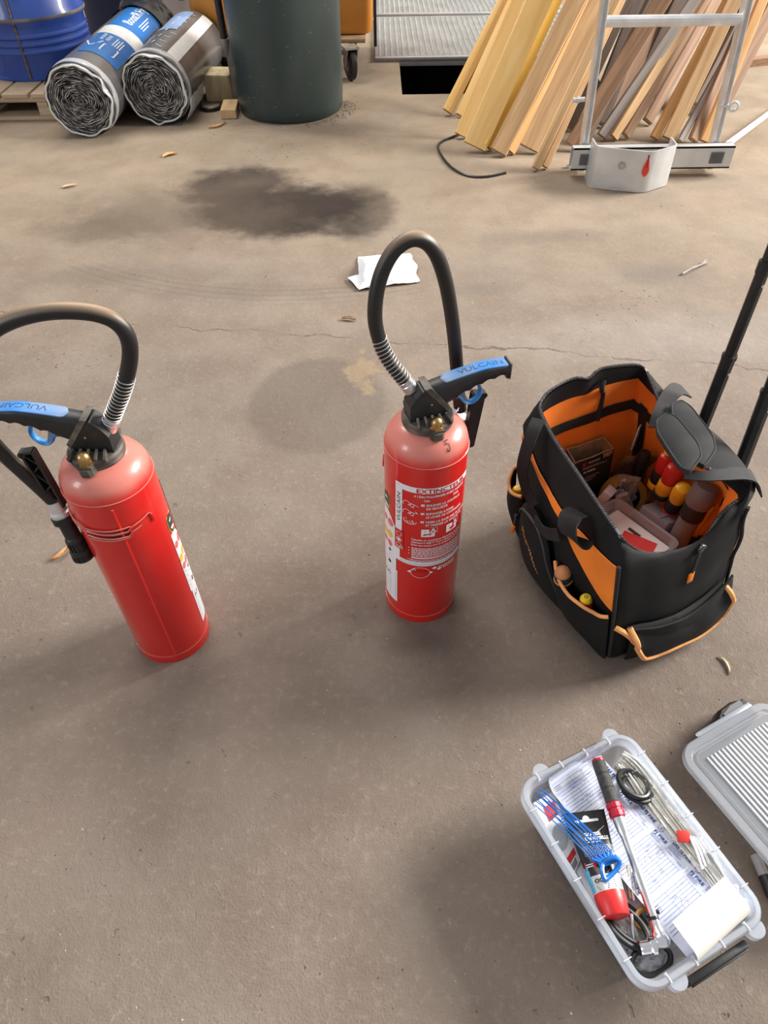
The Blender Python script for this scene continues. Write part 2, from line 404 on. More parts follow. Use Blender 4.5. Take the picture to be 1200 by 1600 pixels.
# common materials
M_black = mat('black_plastic', (0.014, 0.014, 0.015), 0.45, var=0.3, scale=30, bump=0.1)
M_blackdust = mat('dusty_black_plastic', (0.040, 0.036, 0.032), 0.6, col2=(0.15, 0.125, 0.098), scale=40)
M_rubber = mat('black_rubber', (0.011, 0.011, 0.012), 0.38, var=0.2, scale=40)
M_steel = mat('bright_steel', (0.76, 0.76, 0.78), 0.30, 1.0, var=0.12, scale=60)
M_chrome = mat('chrome', (0.86, 0.86, 0.88), 0.16, 1.0)
M_brass = mat('brass', (0.50, 0.33, 0.13), 0.35, 1.0, var=0.25, scale=60)
M_alu = mat('aluminium', (0.74, 0.74, 0.74), 0.42, 0.6, var=0.12, scale=16, bump=0.1, bscale=60)
M_galv = mat('galvanised_sheet', (0.56, 0.57, 0.58), 0.42, 0.5, col2=(0.68, 0.68, 0.68), scale=12)
M_blue = mat('blue_plastic', (0.015, 0.21, 0.62), 0.42, col2=(0.05, 0.28, 0.66), scale=50)
M_bluedust = mat('dusty_blue_plastic', (0.02, 0.20, 0.58), 0.5, col2=(0.20, 0.27, 0.38), scale=16)
M_red = ext_red_material()
M_hose = hose_material()
M_white = mat('white_paper', (0.74, 0.75, 0.78), 0.7, var=0.04, scale=12)
M_cream = mat('cream_paper_back', (0.70, 0.66, 0.59), 0.65, var=0.03, scale=12)
M_ink = mat('blue_print_ink', (0.045, 0.12, 0.42), 0.6, var=0.1)
M_inkgrey = mat('grey_print_ink', (0.18, 0.22, 0.40), 0.7, var=0.1)
M_inkblack = mat('black_print_ink', (0.02, 0.02, 0.022), 0.6, var=0.1)
M_inkred = mat('red_print_ink', (0.62, 0.03, 0.03), 0.55, var=0.1)
M_inkfaint = mat('faint_red_print_ink', (0.82, 0.55, 0.56), 0.7, var=0.05)
M_inkline = mat('pale_blue_print_ink', (0.22, 0.28, 0.48), 0.7, var=0.1)
M_orange = mat('orange_fabric', (0.96, 0.25, 0.022), 0.75, var=0.12, scale=9, bump=0.2, bscale=800)
M_piping = mat('faded_orange_piping', (0.80, 0.36, 0.12), 0.7, var=0.2, scale=25, bump=0.3, bscale=500)
M_fabric = mat('black_fabric', (0.008, 0.008, 0.0085), 0.82, col2=(0.015, 0.014, 0.0138), scale=7, bump=0.22, bscale=900, spec=0.25)
M_web = mat('black_webbing', (0.016, 0.016, 0.017), 0.75, col2=(0.024, 0.023, 0.024), scale=30, bump=0.5, bscale=600, spec=0.3)
M_zip = mat('zip_metal', (0.06, 0.06, 0.065), 0.4, 0.6, var=0.3, scale=200)

# ------------------------------------------------------------------ setting: floor with a pit, back wall
PX0, PX1, PY0, PY1 = 0.136, 1.30, 4.49, 6.10
def build_floor():
    mb = MB(); xs = [-9, PX0, PX1, 9]; ys = [-5, PY0, PY1, 12]
    idx = lambda i, j: i*4+j
    vs = [(x, y, 0) for x in xs for y in ys]
    fs = [(idx(i, j), idx(i+1, j), idx(i+1, j+1), idx(i, j+1)) for i in range(3) for j in range(3) if not (i == 1 and j == 1)]
    mb.add(vs, fs); f = struct(mb.build('floor', floor_material(), smooth=False))
    p = MB(); d = -1.0
    q = [(PX0, PY0), (PX1, PY0), (PX1, PY1), (PX0, PY1)]
    vs = [(x, y, 0) for x, y in q] + [(x, y, d) for x, y in q]
    p.add(vs, [(i, (i+1) % 4, 4+(i+1) % 4, 4+i) for i in range(4)] + [(4, 5, 6, 7)])
    o = p.build('pit', mat('dark_pit_concrete', (0.035, 0.032, 0.03), 0.9, var=0.3, scale=6), f, smooth=False)
build_floor()
mb = MB(); mb.box((0, 9.05, 2.0), (18, 0.1, 4.0))
struct(mb.build('wall_back', mat('grey_block_wall', (0.42, 0.40, 0.38), 0.85, var=0.1, scale=3, bump=0.3, bscale=40), smooth=False))

# galvanised tread plates covering the pit
def tread_plate(label, x0, x1, y0, y1):
    t = thing('tread_plate', label, 'metal plate', ((x0+x1)/2, y0, 0), 0)
    m = MB(); m.box(((x0+x1)/2, (y0+y1)/2, 0.012), (x1-x0, y1-y0, 0.020), bev=0.003)
    gm = mat('worn_tread_steel', (0.22, 0.225, 0.22), 0.6, 0.35, col2=(0.32, 0.32, 0.31), scale=5)
    m.build('sheet', gm, t)
    m = MB(); m.box(((x0+x1)/2, y0+0.008, 0.004), (x1-x0, 0.014, 0.05), bev=0.002); m.build('front_lip', M_galv, t)
    m = MB(); nx = int((x1-x0)/0.038); ny = int((y1-y0-0.09)/0.045)
    for i in range(nx):
        for j in range(ny):
            cx = x0+0.03+i*0.038; cy = y0+0.075+j*0.045
            a, b, h = 0.007, 0.017, 0.0225+0.004
            m.add([(cx-a, cy-b, 0.0215), (cx+a, cy-b, 0.0215), (cx+a, cy+b, 0.0215), (cx-a, cy+b, 0.0215), (cx-a*.5, cy-b*.7, h), (cx+a*.5, cy-b*.7, h), (cx+a*.5, cy+b*.7, h), (cx-a*.5, cy+b*.7, h)],
                  [(4, 5, 6, 7), (0, 1, 5, 4), (1, 2, 6, 5), (2, 3, 7, 6), (3, 0, 4, 7)])
    o = m.build('tread_relief', mat('worn_tread_tops', (0.33, 0.33, 0.32), 0.5, 0.4, var=0.15, scale=8), t, smooth=False); o['kind'] = 'stuff'
tread_plate('grey tread plate nearest the dark pit opening', -0.016, 1.42, 5.14, 6.27)
tread_plate('grey tread plate behind the seam at the top of the picture', -0.012, 1.42, 6.32, 7.6)

# ------------------------------------------------------------------ fire extinguishers
ER = 0.0745
BODY = [(0.045, 0.004), (0.066, 0.004), (0.0715, 0.012), (0.0735, 0.022), (ER, 0.03), (ER, 0.440), (0.0738, 0.450), (0.0705, 0.463), (0.063, 0.475), (0.052, 0.483), (0.038, 0.488), (0.030, 0.489)]
def dome_z(r):
    for (r0, z0), (r1, z1) in zip(BODY[5:-1], BODY[6:]):
        if r1 <= r <= r0: return z0 + (z1-z0)*((r0-r)/(r0-r1) if r0 > r1 else 0)
    return 0.489
def cyl(az, off=0.0009, r=ER):
    """map (arc length, height) on to the body; az = bearing of arc length 0, reading left to right seen from outside"""
    def f(s, z):
        a = az + s/ER; return V(((r+off)*math.cos(a), (r+off)*math.sin(a), z))
    return f
def offs(fn, k):
    return lambda a, b: (lambda p: V((p.x*(1+k/ER), p.y*(1+k/ER), p.z)))(fn(a, b))
M_label = mat('white_label', (0.80, 0.81, 0.84), 0.35, var=0.03)
M_lred = mat('red_label_print', (0.50, 0.012, 0.012), 0.4, var=0.05)
M_dkgreen = mat('dark_label_print', (0.02, 0.04, 0.035), 0.3, var=0.2)
M_yel = mat('yellow_label_print', (0.85, 0.55, 0.05), 0.4, var=0.05)
M_pink = mat('pink_label_print', (0.80, 0.15, 0.14), 0.4, var=0.05)

def make_extinguisher(loc, rz, label, hose_pts, nozzle, numbered, lean=0.0, tall=1.0):
    t = thing('fire_extinguisher', label, 'fire extinguisher', loc, rz, 'red fire extinguishers on the concrete floor')
    t.rotation_euler = (0, lean, rz); t.scale = (1, 1, tall)
    Rm = Matrix.LocRotScale(V(loc), t.rotation_euler, t.scale); ROOTM[t.name] = Rm; inv = Rm.inverted()
    B = lambda m, n, ma, p=t, **k: m.build(n, ma, p, local=True, **k)
    m = MB(); m.lathe(BODY, 64); body = B(m, 'body', M_red)
    m = MB(); m.tube([(ER*math.cos(a), ER*math.sin(a), 0.4405) for a in [2*PI*i/64 for i in range(64)]], 0.0014, 6, closed=True); B(m, 'weld_bead', M_red, body)
    m = MB(); m.lathe([(0.066, 0.0), (0.0742, 0.0), (0.0752, 0.010), (0.0748, 0.021), (0.07, 0.021)], 48, caps=False); B(m, 'foot_ring', M_red)
    a = math.radians(111)
    m = MB(); m.tube([((ER)*math.cos(a), (ER)*math.sin(a), z) for z in (0.018, 0.1, 0.2, 0.3, 0.43)], 0.0024, 6); B(m, 'seam', M_red, body)
    # valve flange with two lugs and brass cap nuts
    m = MB(); m.lathe([(0.030, 0.484), (0.0430, 0.4855), (0.0442, 0.490), (0.0430, 0.4925), (0.0445, 0.4945), (0.0445, 0.500), (0.042, 0.504), (0.02, 0.506), (0.0, 0.506)], 40, caps=False)
    for s in (-1, 1):
        m.prism([(-0.015, 0.028*s), (-0.011, 0.052*s), (-0.006, 0.057*s), (0.006, 0.057*s), (0.011, 0.052*s), (0.015, 0.028*s)], 0.486, 0.4995, lambda a, b, d: V((a, b, d)))
        m.prism([(-0.0115, 0.034*s), (-0.0115, 0.053*s), (0.0115, 0.053*s), (0.0115, 0.034*s)], 0.4985, 0.503, lambda a, b, d: V((a, b, d)))
    fl = B(m, 'valve_flange', M_blackdust, angle=30)
    for s in (-1, 1):
        for k in (-2, -1, 0, 1, 2):
            m = MB(); m.bar((k*0.0125, 0.019*s, 0.509), (k*0.0145, 0.038*s, 0.5035), 0.004, 0.009, up=(0, 0, 1))
            B(m, 'flange_rib', M_blackdust, fl, smooth=False)
    for s in (-1, 1):
        m = MB(); c = (0, 0.043*s, 0.502)
        m.lathe([(0.0112, 0), (0.0112, 0.007)], 6, c); m.lathe([(0.0100, 0.007), (0.0100, 0.012), (0.0088, 0.0172), (0.0052, 0.0212), (0, 0.0225)], 20, c, caps=False)
        B(m, 'cap_nut', M_brass, angle=35)
    # valve housing
    hs = [(-0.037, 0.503), (-0.037, 0.532), (-0.030, 0.545), (-0.016, 0.560), (-0.004, 0.562), (0.030, 0.517), (0.030, 0.503)]
    m = MB(); m.prism(hs, -0.0195, 0.0195, lambda a, b, d: V((a, d*(0.85 if b > 0.52 else 0.92), b))); hv = B(m, 'valve_housing', M_black, smooth=False)
    m = MB()
    m.prism([(-0.013, 0.565), (-0.002, 0.566), (0.034, 0.519), (0.029, 0.513)], -0.0185, 0.0185, lambda a, b, d: V((a, d, b))); B(m, 'housing_rim', M_blackdust, hv, smooth=False)
    for s in (-1, 1):
        m = MB(); m.lathe([(0.0018, 0), (0.0018, 0.0015), (0, 0.002)], 10, (0.000, 0.0165*s, 0.532), Matrix.Rotation(-s*PI/2, 3, 'X'), caps=False)
        B(m, 'housing_screw', M_steel, hv)
    # handle: arched grip with scalloped underside
    top = []; bot = []
    N = 40
    for i in range(N+1):
        q = i/N; x = -0.010 + 0.149*q
        zt = 0.560 + 0.019*math.sin(PI*0.5*min(1, q*1.02)) + 0.002*q - 0.016*max(0, q-0.7)
        th = 0.036*(1-q)**1.1 + 0.0195
        zb = zt - th + (0.0042*abs(math.sin((q-0.38)*PI/0.145)) if 0.38 < q < 0.96 else 0)
        if q > 0.965: zb = zt - 0.028
        top.append((x, zt)); bot.append((x, zb))
    def hw(q): return 0.0165 - 0.002*q
    secs = []
    m = MB(); vs = []; ns = 12
    for i in range(N+1):
        x, zt = top[i]; zb = bot[i][1]; ww = hw(i/N); zc = (zt+zb)/2; hh = (zt-zb)/2
        for k in range(ns):
            a = 2*PI*k/ns + PI/ns; ca, sa = math.cos(a), math.sin(a)
            f = lambda c_: math.copysign(abs(c_)**0.45, c_)
            vs.append(V((x, ww*f(ca), zc + hh*f(sa))))
    fs = [(i*ns+k, i*ns+(k+1) % ns, (i+1)*ns+(k+1) % ns, (i+1)*ns+k) for i in range(N) for k in range(ns)]
    fs += [tuple(range(ns)), tuple(N*ns+k for k in range(ns))]
    m.add(vs, fs); hd = B(m, 'handle', M_black, angle=50)
    m = MB(); m.box((0.1395, 0, top[-1][1]-0.012), (0.003, 0.028, 0.03), bev=0.001); B(m, 'handle_stop', M_blackdust, hd)
    def topz(x):
        i = max(0, min(N-1e-6, (x+0.010)/0.149*N)); k = int(i); return top[k][1] + (top[k+1][1]-top[k][1])*(i-k)
    m = MB()
    def inl(u, v):
        x = 0.020 + 0.115*u; wd = 0.0118*math.sqrt(max(0.0, 1-(max(0, 0.08-u)/0.08)**2)) + 0.0003
        y = (v*2-1)*wd; return V((x, y, topz(x) - 0.0006 - 0.0012*(v*2-1)**2)), V((0, 0, 1))
    m.slab(inl, 30, 8, 0.0022); inlay = B(m, 'handle_inlay', M_bluedust, hd, label='blue grip inlay')
    m = MB()
    put_text(m, 'VULCAIN', lambda a, b: V((a, b, topz(a)+0.0016)), 0.050, -0.0058, 0.0155, width=0.078, bold=0.0)
    B(m, 'lettering', mat('dark_engraving', (0.02, 0.05, 0.13), 0.7, var=0.2), inlay, smooth=False)
    # blue trigger ring
    m = MB()
    pth = smooth_path([(0.038, 0, 0.528), (0.050, 0, 0.527), (0.062, 0, 0.520), (0.071, 0, 0.509), (0.084, 0, 0.504), (0.097, 0, 0.508), (0.105, 0, 0.519), (0.104, 0, 0.531), (0.097, 0, 0.541), (0.090, 0, 0.547)], 5)
    m.tube(pth, 0.0034, 8, flat=1.0)
    m.v = [V((0.038+(p.x-0.038)*0.82, p.y*2.0, p.z+0.004)) for p in m.v]
    tr = B(m, 'trigger', M_blue)
    m = MB(); m.prism([(0.036, 0.533), (0.052, 0.537), (0.060, 0.541), (0.066, 0.526), (0.072, 0.513), (0.066, 0.513), (0.056, 0.523), (0.036, 0.524)], -0.004, 0.004, lambda a, b, d: V((a, d, b)))
    B(m, 'trigger_plate', mat('dusty_grey_blue_plastic', (0.16, 0.20, 0.27), 0.6, var=0.2), tr, smooth=False)
    # hose with spring guard, ferrules
    hp = smooth_path([inv @ V(p) for p in hose_pts], 8)
    m = MB(); m.tube(hp, 0.0116, 14); ho = B(m, 'hose', M_hose)
    # spring around first stretch
    Ls = [0]
    for p, q in zip(hp[:-1], hp[1:]): Ls.append(Ls[-1] + (q-p).length)
    def at(l):
        for i in range(len(hp)-1):
            if Ls[i+1] >= l:
                k = (l-Ls[i])/(Ls[i+1]-Ls[i]); return hp[i].lerp(hp[i+1], k), (hp[i+1]-hp[i]).normalized()
        return hp[-1], (hp[-1]-hp[-2]).normalized()
    pts = []; turns = 13; ln = 0.090
    for i in range(turns*14+1):
        l = 0.012 + ln*i/(turns*14); p, d = at(l); a = d.orthogonal().normalized() if i == 0 else (a - d*a.dot(d)).normalized(); b = d.cross(a)
        q = 2*PI*i/14; pts.append(p + (a*math.cos(q) + b*math.sin(q))*0.0128)
    m = MB(); m.tube(pts, 0.00095, 5); B(m, 'spring_guard', mat('spring_wire', (0.62, 0.60, 0.58), 0.35, 0.8, var=0.1), ho)
    p0, d0 = at(0.0); q0 = d0.to_track_quat('Z', 'Y').to_matrix()
    m = MB(); m.lathe([(0.010, -0.010), (0.0135, -0.006), (0.0135, 0.008), (0.0125, 0.009), (0.0130, 0.016), (0.0118, 0.017)], 20, p0, q0); B(m, 'hose_ferrule', M_steel, ho)
    m = MB(); m.lathe([(0.011, -0.016), (0.011, -0.004)], 6, p0, q0); B(m, 'hose_union', M_brass, ho, smooth=False)
    # nozzle
    n0, n1 = inv @ V(nozzle[0]), inv @ V(nozzle[1]); d = (n1-n0); nl = d.length; q = d.to_track_quat('Z', 'Y').to_matrix()
    m = MB(); m.lathe([(0.0128, -0.006), (0.0135, 0.0), (0.0135, 0.014), (0.0165, 0.016), (0.0175, 0.020), (0.0165, 0.024), (0.012, 0.025)], 24, n0, q); B(m, 'nozzle_ferrule', M_alu, ho)
    m = MB(); m.lathe([(0.0135, 0.022), (0.0135, nl-0.050), (0.0155, nl-0.047), (0.0165, nl-0.044), (0.0165, nl-0.040), (0.0148, nl-0.039), (0.0150, nl-0.024), (0.0185, nl-0.022), (0.0190, nl-0.014), (0.0178, nl-0.013), (0.0178, nl-0.002), (0.016, nl), (0.008, nl), (0.007, nl-0.01)], 24, n0, q); nz = B(m, 'nozzle', M_black, angle=25)
    m = MB()
    for k in range(16):
        aa = 2*PI*k/16
        for z0, z1, rr in ((nl-0.039, nl-0.024, 0.0152), (nl-0.013, nl-0.003, 0.0180)):
            e = V((math.cos(aa), math.sin(aa), 0)); p = q @ (e*rr + V((0, 0, z0))) + n0; p2 = q @ (e*rr + V((0, 0, z1))) + n0
            m.bar(p, p2, 0.0025, 0.0025, up=q @ e)
    B(m, 'nozzle_grip', M_black, nz, smooth=False)
    # lattice holder on the side
    m = MB(); F = lambda x, z: V((x, 0.020, z))
    def rail(a, b, wd=0.004, th=0.014): m.bar(F(*a), F(*b), th, wd, up=(b[1]-a[1], 0, a[0]-b[0]))
    rail((0.083, 0.392), (0.090, 0.510)); rail((0.098, 0.392), (0.110, 0.506)); rail((0.090, 0.510), (0.110, 0.506)); rail((0.083, 0.392), (0.098, 0.392))
    zz = [(0.0835, 0.398), (0.1025, 0.424), (0.0865, 0.440), (0.105, 0.466), (0.0895, 0.482), (0.109, 0.504)]
    for a_, b_ in zip(zz[:-1], zz[1:]): rail(a_, b_, 0.0025, 0.010)
    m.prism([(0.083, 0.392), (0.090, 0.510), (0.110, 0.506), (0.098, 0.392)], 0.0125, 0.0145, lambda a_, b_, d_: V((a_, d_, b_)))
    m.lathe([(0.006, 0), (0.006, 0.014), (0, 0.014)], 14, (0.1095, 0.027, 0.503), Matrix.Rotation(PI/2, 3, 'X'))
    hb = B(m, 'nozzle_holder', M_black, smooth=False)
    m = MB(); m.lathe([(0.0135, -0.006), (0.0190, -0.006), (0.0190, 0.006), (0.0135, 0.006)], 20, inv @ (V(nozzle[0]).lerp(V(nozzle[1]), 0.25)), q, caps=False)
    m.bar(inv @ (V(nozzle[0]).lerp(V(nozzle[1]), 0.25)), (0.072, 0.012, 0.385), 0.012, 0.008); B(m, 'holder_clip', M_black, hb)
    # red wire clip around the body that carries the holder
    m = MB(); f = cyl(0, 0.0028)
    A = lambda dg: math.radians(dg)*ER
    for pts in ([(20, .394), (55, .394), (64, .389), (66, .383), (100, .379), (118, .379), (124, .386), (150, .394)],
                [(20, .386), (55, .384), (64, .379), (66, .373), (100, .369), (118, .369), (124, .376), (136, .380)],
                [(66, .388), (100, .387), (122, .388)], [(66, .366), (100, .364), (120, .366)], [(66, .388), (66, .366)], [(122, .388), (121, .366)], [(150, .394), (153, .386), (154, .372)]):
        ps = []
        for (a0, z0), (a1, z1) in zip(pts[:-1], pts[1:]):
            for k in range(4): ps.append(f(A(a0+(a1-a0)*k/4), z0+(z1-z0)*k/4))
        ps.append(f(A(pts[-1][0]), pts[-1][1])); m.tube(ps, 0.0016, 6)
    B(m, 'wire_clip', M_red)
    m = MB(); 
    for z in (0.3835, 0.3705): put_rect(m, cyl(0, 0.0008), A(67), z-0.0022, A(121), z+0.0022, nx=12)
    B(m, 'clip_slot', M_inkblack, body, smooth=False)
    # ---- main printed label (arc 0 = its middle)
    azc = math.radians(-78.5-17); f = cyl(azc, 0.0007); g = cyl(azc, 0.0011)
    m = MB(); x0, x1, z0, z1 = -0.076, 0.076, 0.188, 0.397
    b_ = 0.013
    put_rect(m, f, x0, z1-b_, x1, z1, 0, 24); put_rect(m, f, x0, z0, x1-0.004, z0+0.011, 0, 24); put_rect(m, f, x0, z0+0.05, x0+0.015, z1, 0, 3); put_rect(m, f, x0, z0, x0+0.011, z0+0.05, 0, 3)
    put_text(m, 'EXTINCTEUR', g, x0+0.041, z1-0.0115, 0.0135, width=0.098, mi=1, bold=0.00035)
    put_line(m, g, [(x0+0.006, z1-0.005), (x0+0.034, z1-0.005)], 0.0006, 2)
    put_text(m, 'VULCAIN', g, x0+0.0115, z1-0.098, 0.0115, width=0.073, mi=2, vertical=True)
    put_text(m, '6 l EAU PULVERISEE AVEC ADDITIF', g, x0+0.038, z1-0.0225, 0.0072, width=0.100, bold=0.0002)
    put_text(m, '13A', g, x0+0.055, z1-0.032, 0.0066, bold=0.0002); put_text(m, '183B', g, x0+0.11, z1-0.032, 0.0066, bold=0.0002)
    put_line(m, g, [(x0+0.036, z1-0.0345), (x1-0.006, z1-0.0345)], 0.0006)
    for k, (l1, l2) in enumerate((('ENLEVER LA GOUPILLE', 'DE SECURITE'), ('ENFONCER A FOND', 'LE LEVIER DE COMMANDE'), ('VISER LA BASE DES FLAMMES', 'ET PRESSER LA GACHETTE'))):
        zb = z1 - 0.044 - k*0.0215
        put_rect(m, g, x0+0.051, zb, x0+0.057, zb+0.0055)
        put_text(m, str(k+1), offs(g, 0.0004), x0+0.0527, zb+0.0007, 0.006, mi=1)
        put_text(m, l1, g, x0+0.060, zb, 0.0075, width=0.0036*len(l1), bold=0.00018); put_text(m, l2, g, x0+0.060, zb-0.0085, 0.0075, width=0.0036*len(l2), bold=0.00018)
        # little drawings of a hand at the valve
        cx = x0+0.030
        if k < 2:
            put_line(m, g, arc(cx-0.006, zb+0.000, 0.007, PI*1.15, 0.1, 8, 0.0075), 0.0010)
            put_line(m, g, arc(cx+0.005, zb-0.001, 0.0035, 0, 2*PI, 10), 0.0009); put_line(m, g, [(cx+0.001, zb+0.004), (cx+0.008, zb+0.002), (cx+0.016, zb-0.002 + 0.004*k)], 0.0010)
            put_line(m, g, [(cx+0.004, zb-0.005), (cx+0.008, zb-0.006)], 0.0012); put_line(m, g, [(cx-0.003, zb-0.002), (cx+0.003, zb+0.001)], 0.0016)
            if k: put_line(m, g, [(cx+0.011, zb+0.007), (cx+0.014, zb+0.003)], 0.0012)
        else:
            put_line(m, g, [(cx-0.012, zb+0.004), (cx-0.008, zb-0.004), (cx, zb-0.007), (cx+0.010, zb-0.005), (cx+0.014, zb)], 0.0014)
            for j in range(4): put_line(m, g, [(cx-0.010+j*0.005, zb+0.001), (cx-0.007+j*0.005, zb-0.004)], 0.0013)
            put_line(m, g, [(cx+0.004, zb+0.004), (cx+0.009, zb)], 0.0012); put_line(m, g, [(cx-0.008, zb+0.008), (cx-0.005, zb+0.004)], 0.001)
    for k, (cx, ch) in enumerate(((x0+0.053, 'A'), (x0+0.101, 'B'))):
        zb = z1-0.124
        put_rect(m, g, cx, zb, cx+0.025, zb+0.020, 0, 3); put_rect(m, offs(g, 0.0002), cx+0.0145, zb+0.0115, cx+0.029, zb+0.0255, 3, 2)
        put_text(m, ch, offs(g, 0.0006), cx+0.0165, zb+0.0125, 0.0155, bold=0.0003)
        for l in ([(cx+0.0145, zb+0.0115), (cx+0.029, zb+0.0115)], [(cx+0.029, zb+0.0115), (cx+0.029, zb+0.0255)], [(cx+0.029, zb+0.0255), (cx+0.0145, zb+0.0255)]): put_line(m, offs(g, 0.0005), l, 0.0006)
        if k == 0:
            put_line(m, offs(g, 0.0005), [(cx+0.003, zb+0.004), (cx+0.012, zb+0.007), (cx+0.020, zb+0.009)], 0.0022, 1); put_line(m, offs(g, 0.0005), [(cx+0.005, zb+0.008), (cx+0.018, zb+0.005)], 0.0018, 1); put_line(m, offs(g, 0.0005), [(cx+0.005, zb+0.013), (cx+0.008, zb+0.016)], 0.001, 2)
        else:
            put_poly(m, offs(g, 0.0005), [(cx+0.006, zb+0.009), (cx+0.012, zb+0.003), (cx+0.021, zb+0.007), (cx+0.016, zb+0.012)], 1); put_line(m, offs(g, 0.0005), [(cx+0.004, zb+0.014), (cx+0.007, zb+0.016)], 0.001, 2)
    ls = ['Utilisable sur installations électriques de tension', 'inférieure à 1000 V. Tenir à distance de sécurité.', 'Eviter tout contact avec un conducteur sous tension.']
    put_line(m, g, [(x0+0.037, z1-0.128), (x1-0.008, z1-0.128)], 0.0006)
    for k, l in enumerate(ls): put_text(m, l, g, x0+0.035, z1-0.136-k*0.0072, 0.0070, width=0.108, bold=0.00012)
    put_line(m, g, [(x0+0.035, z1-0.1535), (x1-0.012, z1-0.1535)], 0.0006)
    rnd = random.Random(3)
    for k in range(8):
        x = x0+0.036; z = z1-0.157-k*0.0033
        while x < x1-0.012:
            l = rnd.uniform(0.003, 0.009); put_line(m, g, [(x, z), (min(x+l, x1-0.010), z)], 0.0016); x += l+0.0012
    put_rect(m, g, x0+0.036, z1-0.187, x1-0.012, z1-0.1835, 0, 16)
    for k in range(3):
        x = x0+0.028+0.004*k; z = z1-0.1915-k*0.003
        while x < x1-0.02-0.03*(k == 2):
            l = rnd.uniform(0.004, 0.010); put_line(m, g, [(x, z), (x+l, z)], 0.0013); x += l+0.0012
    for k in range(3): put_rect(m, g, x0+0.030, z1-0.160-k*0.008, x0+0.032, z1-0.158-k*0.008)
    # red seal strip standing up the left edge
    put_rect(m, offs(g, 0.0001), x0-0.001, z0+0.035, x0+0.019, z0+0.088, 3, 3)
    for k in range(3): put_line(m, offs(g, 0.0005), arc(x0+0.009, z0+0.046+k*0.0155, 0.006, 0, 2*PI, 12), 0.0009)
    put_poly(m, offs(g, 0.0005), arc(x0+0.009, z0+0.0615, 0.004, 0, 2*PI, 10)); 
    for k in range(9): put_line(m, offs(g, 0.0005), [(x0+0.002+0.002*k, z0+0.038), (x0+0.002+0.002*k, z0+0.040+0.003*(k % 3))], 0.0008)
    for k in range(30): put_line(m, offs(g, 0.0005), [(x0+0.012+k*0.0043, z0+0.0055), (x0+0.0148+k*0.0043, z0+0.0055)], 0.0013, 4)
    # round mark with a lettered bar below
    cx, cz = x0+0.054, z0-0.020
    put_line(m, g, arc(cx, cz, 0.019, 0, 2*PI, 28, 0.0155), 0.0009)
    put_rect(m, offs(g, 0.0002), cx-0.0185, cz-0.002, cx+0.0185, cz+0.005, 3, 4)
    put_poly(m, offs(g, 0.0004), [(cx-0.026, cz-0.001), (cx-0.018, cz+0.006), (cx+0.021, cz+0.004), (cx+0.025, cz+0.001), (cx+0.02, cz-0.002), (cx-0.02, cz-0.003)])
    for k in range(6): put_line(m, offs(g, 0.0007), [(cx-0.012+k*0.0055, cz-0.001), (cx-0.010+k*0.0055, cz+0.0035)], 0.001, 1)
    put_line(m, g, [(cx-0.016, cz+0.006), (cx-0.011, cz+0.011), (cx-0.008, cz+0.006)], 0.0012)
    for k in range(2):
        put_poly(m, g, [(cx+0.022+k*0.010, z0-0.008-k*0.006), (cx+0.028+k*0.010, z0-0.004-k*0.006), (cx+0.034+k*0.010, z0-0.008-k*0.006), (cx+0.028+k*0.010, z0-0.012-k*0.006)])
        for j in range(9-2*k): put_line(m, g, [(cx+0.036+k*0.010+j*0.0045, z0-0.008-k*0.006), (cx+0.039+k*0.010+j*0.0045, z0-0.008-k*0.006)], 0.004)
    put_line(m, g, [(cx+0.028, z0-0.024), (x1-0.004, z0-0.022)], 0.0009)
    m.keepn = True
    B(m, 'printed_label', [M_label, M_lred, M_inkblack, M_red, M_inkgrey], body, smooth=False, label='white and red instruction label')
    # ---- white inspection label with coloured spots, dark crest above it
    az2 = math.radians(190); f = cyl(az2, 0.0007); g = cyl(az2, 0.0011)
    m = MB()
    put_rect(m, f, -0.022, 0.150, 0.0228, 0.270, 0, 8); put_rect(m, f, -0.0185, 0.050, 0.0262, 0.1505, 0, 8)
    put_poly(m, f, [(0.0114, 0.270), (0.0228, 0.270), (0.0114, 0.289)]); put_poly(m, f, [(0.0, 0.270), (0.0114, 0.270), (0.0114, 0.289), (0.0, 0.302)])
    put_poly(m, f, [(-0.011, 0.270), (0.0, 0.270), (0.0, 0.302), (-0.011, 0.306)]); put_poly(m, f, [(-0.022, 0.270), (-0.011, 0.270), (-0.011, 0.306), (-0.022, 0.306)])
    for s, z, r_, ci in ((0.006, 0.276, 0.009, 1), (0.004, 0.243, 0.009, 2), (0.004, 0.217, 0.008, 1), (-0.014, 0.276, 0.007, 1), (-0.014, 0.240, 0.008, 2), (-0.013, 0.218, 0.007, 1)): put_poly(m, g, arc(s, z, r_, 0, 2*PI, 14), ci)
    put_line(m, g, [(-0.01, 0.262), (0.020, 0.258)], 0.0014, 1)
    for k in range(12): put_line(m, g, [(-0.02+0.004*(k % 3), 0.208-k*0.0046), (0.002+0.0045*(k % 4), 0.208-k*0.0046)], 0.0007, 4)
    put_poly(m, g, arc(0.004, 0.198, 0.004, 0, 2*PI, 8), 3); put_poly(m, g, arc(0.003, 0.163, 0.005, 0, 2*PI, 8), 3)
    put_line(m, g, [(-0.0165, 0.143), (0.024, 0.143)], 0.0006, 4); [put_line(m, g, [(-0.012+0.005*j, 0.124), (-0.009+0.005*j, 0.131-0.004*(j % 2))], 0.0022, 3) for j in range(4)]
    for s in (-0.012, 0.005, 0.022): put_line(m, g, [(s, 0.06), (s, 0.143)], 0.0005, 4)
    for z in (0.07, 0.062): put_line(m, g, [(-0.0165, z), (0.022, z)], 0.0005, 4)
    m.keepn = True
    B(m, 'inspection_label', [M_label, M_pink, M_yel, M_inkblack, M_inkgrey], body, smooth=False, label='white inspection sticker with coloured spots')
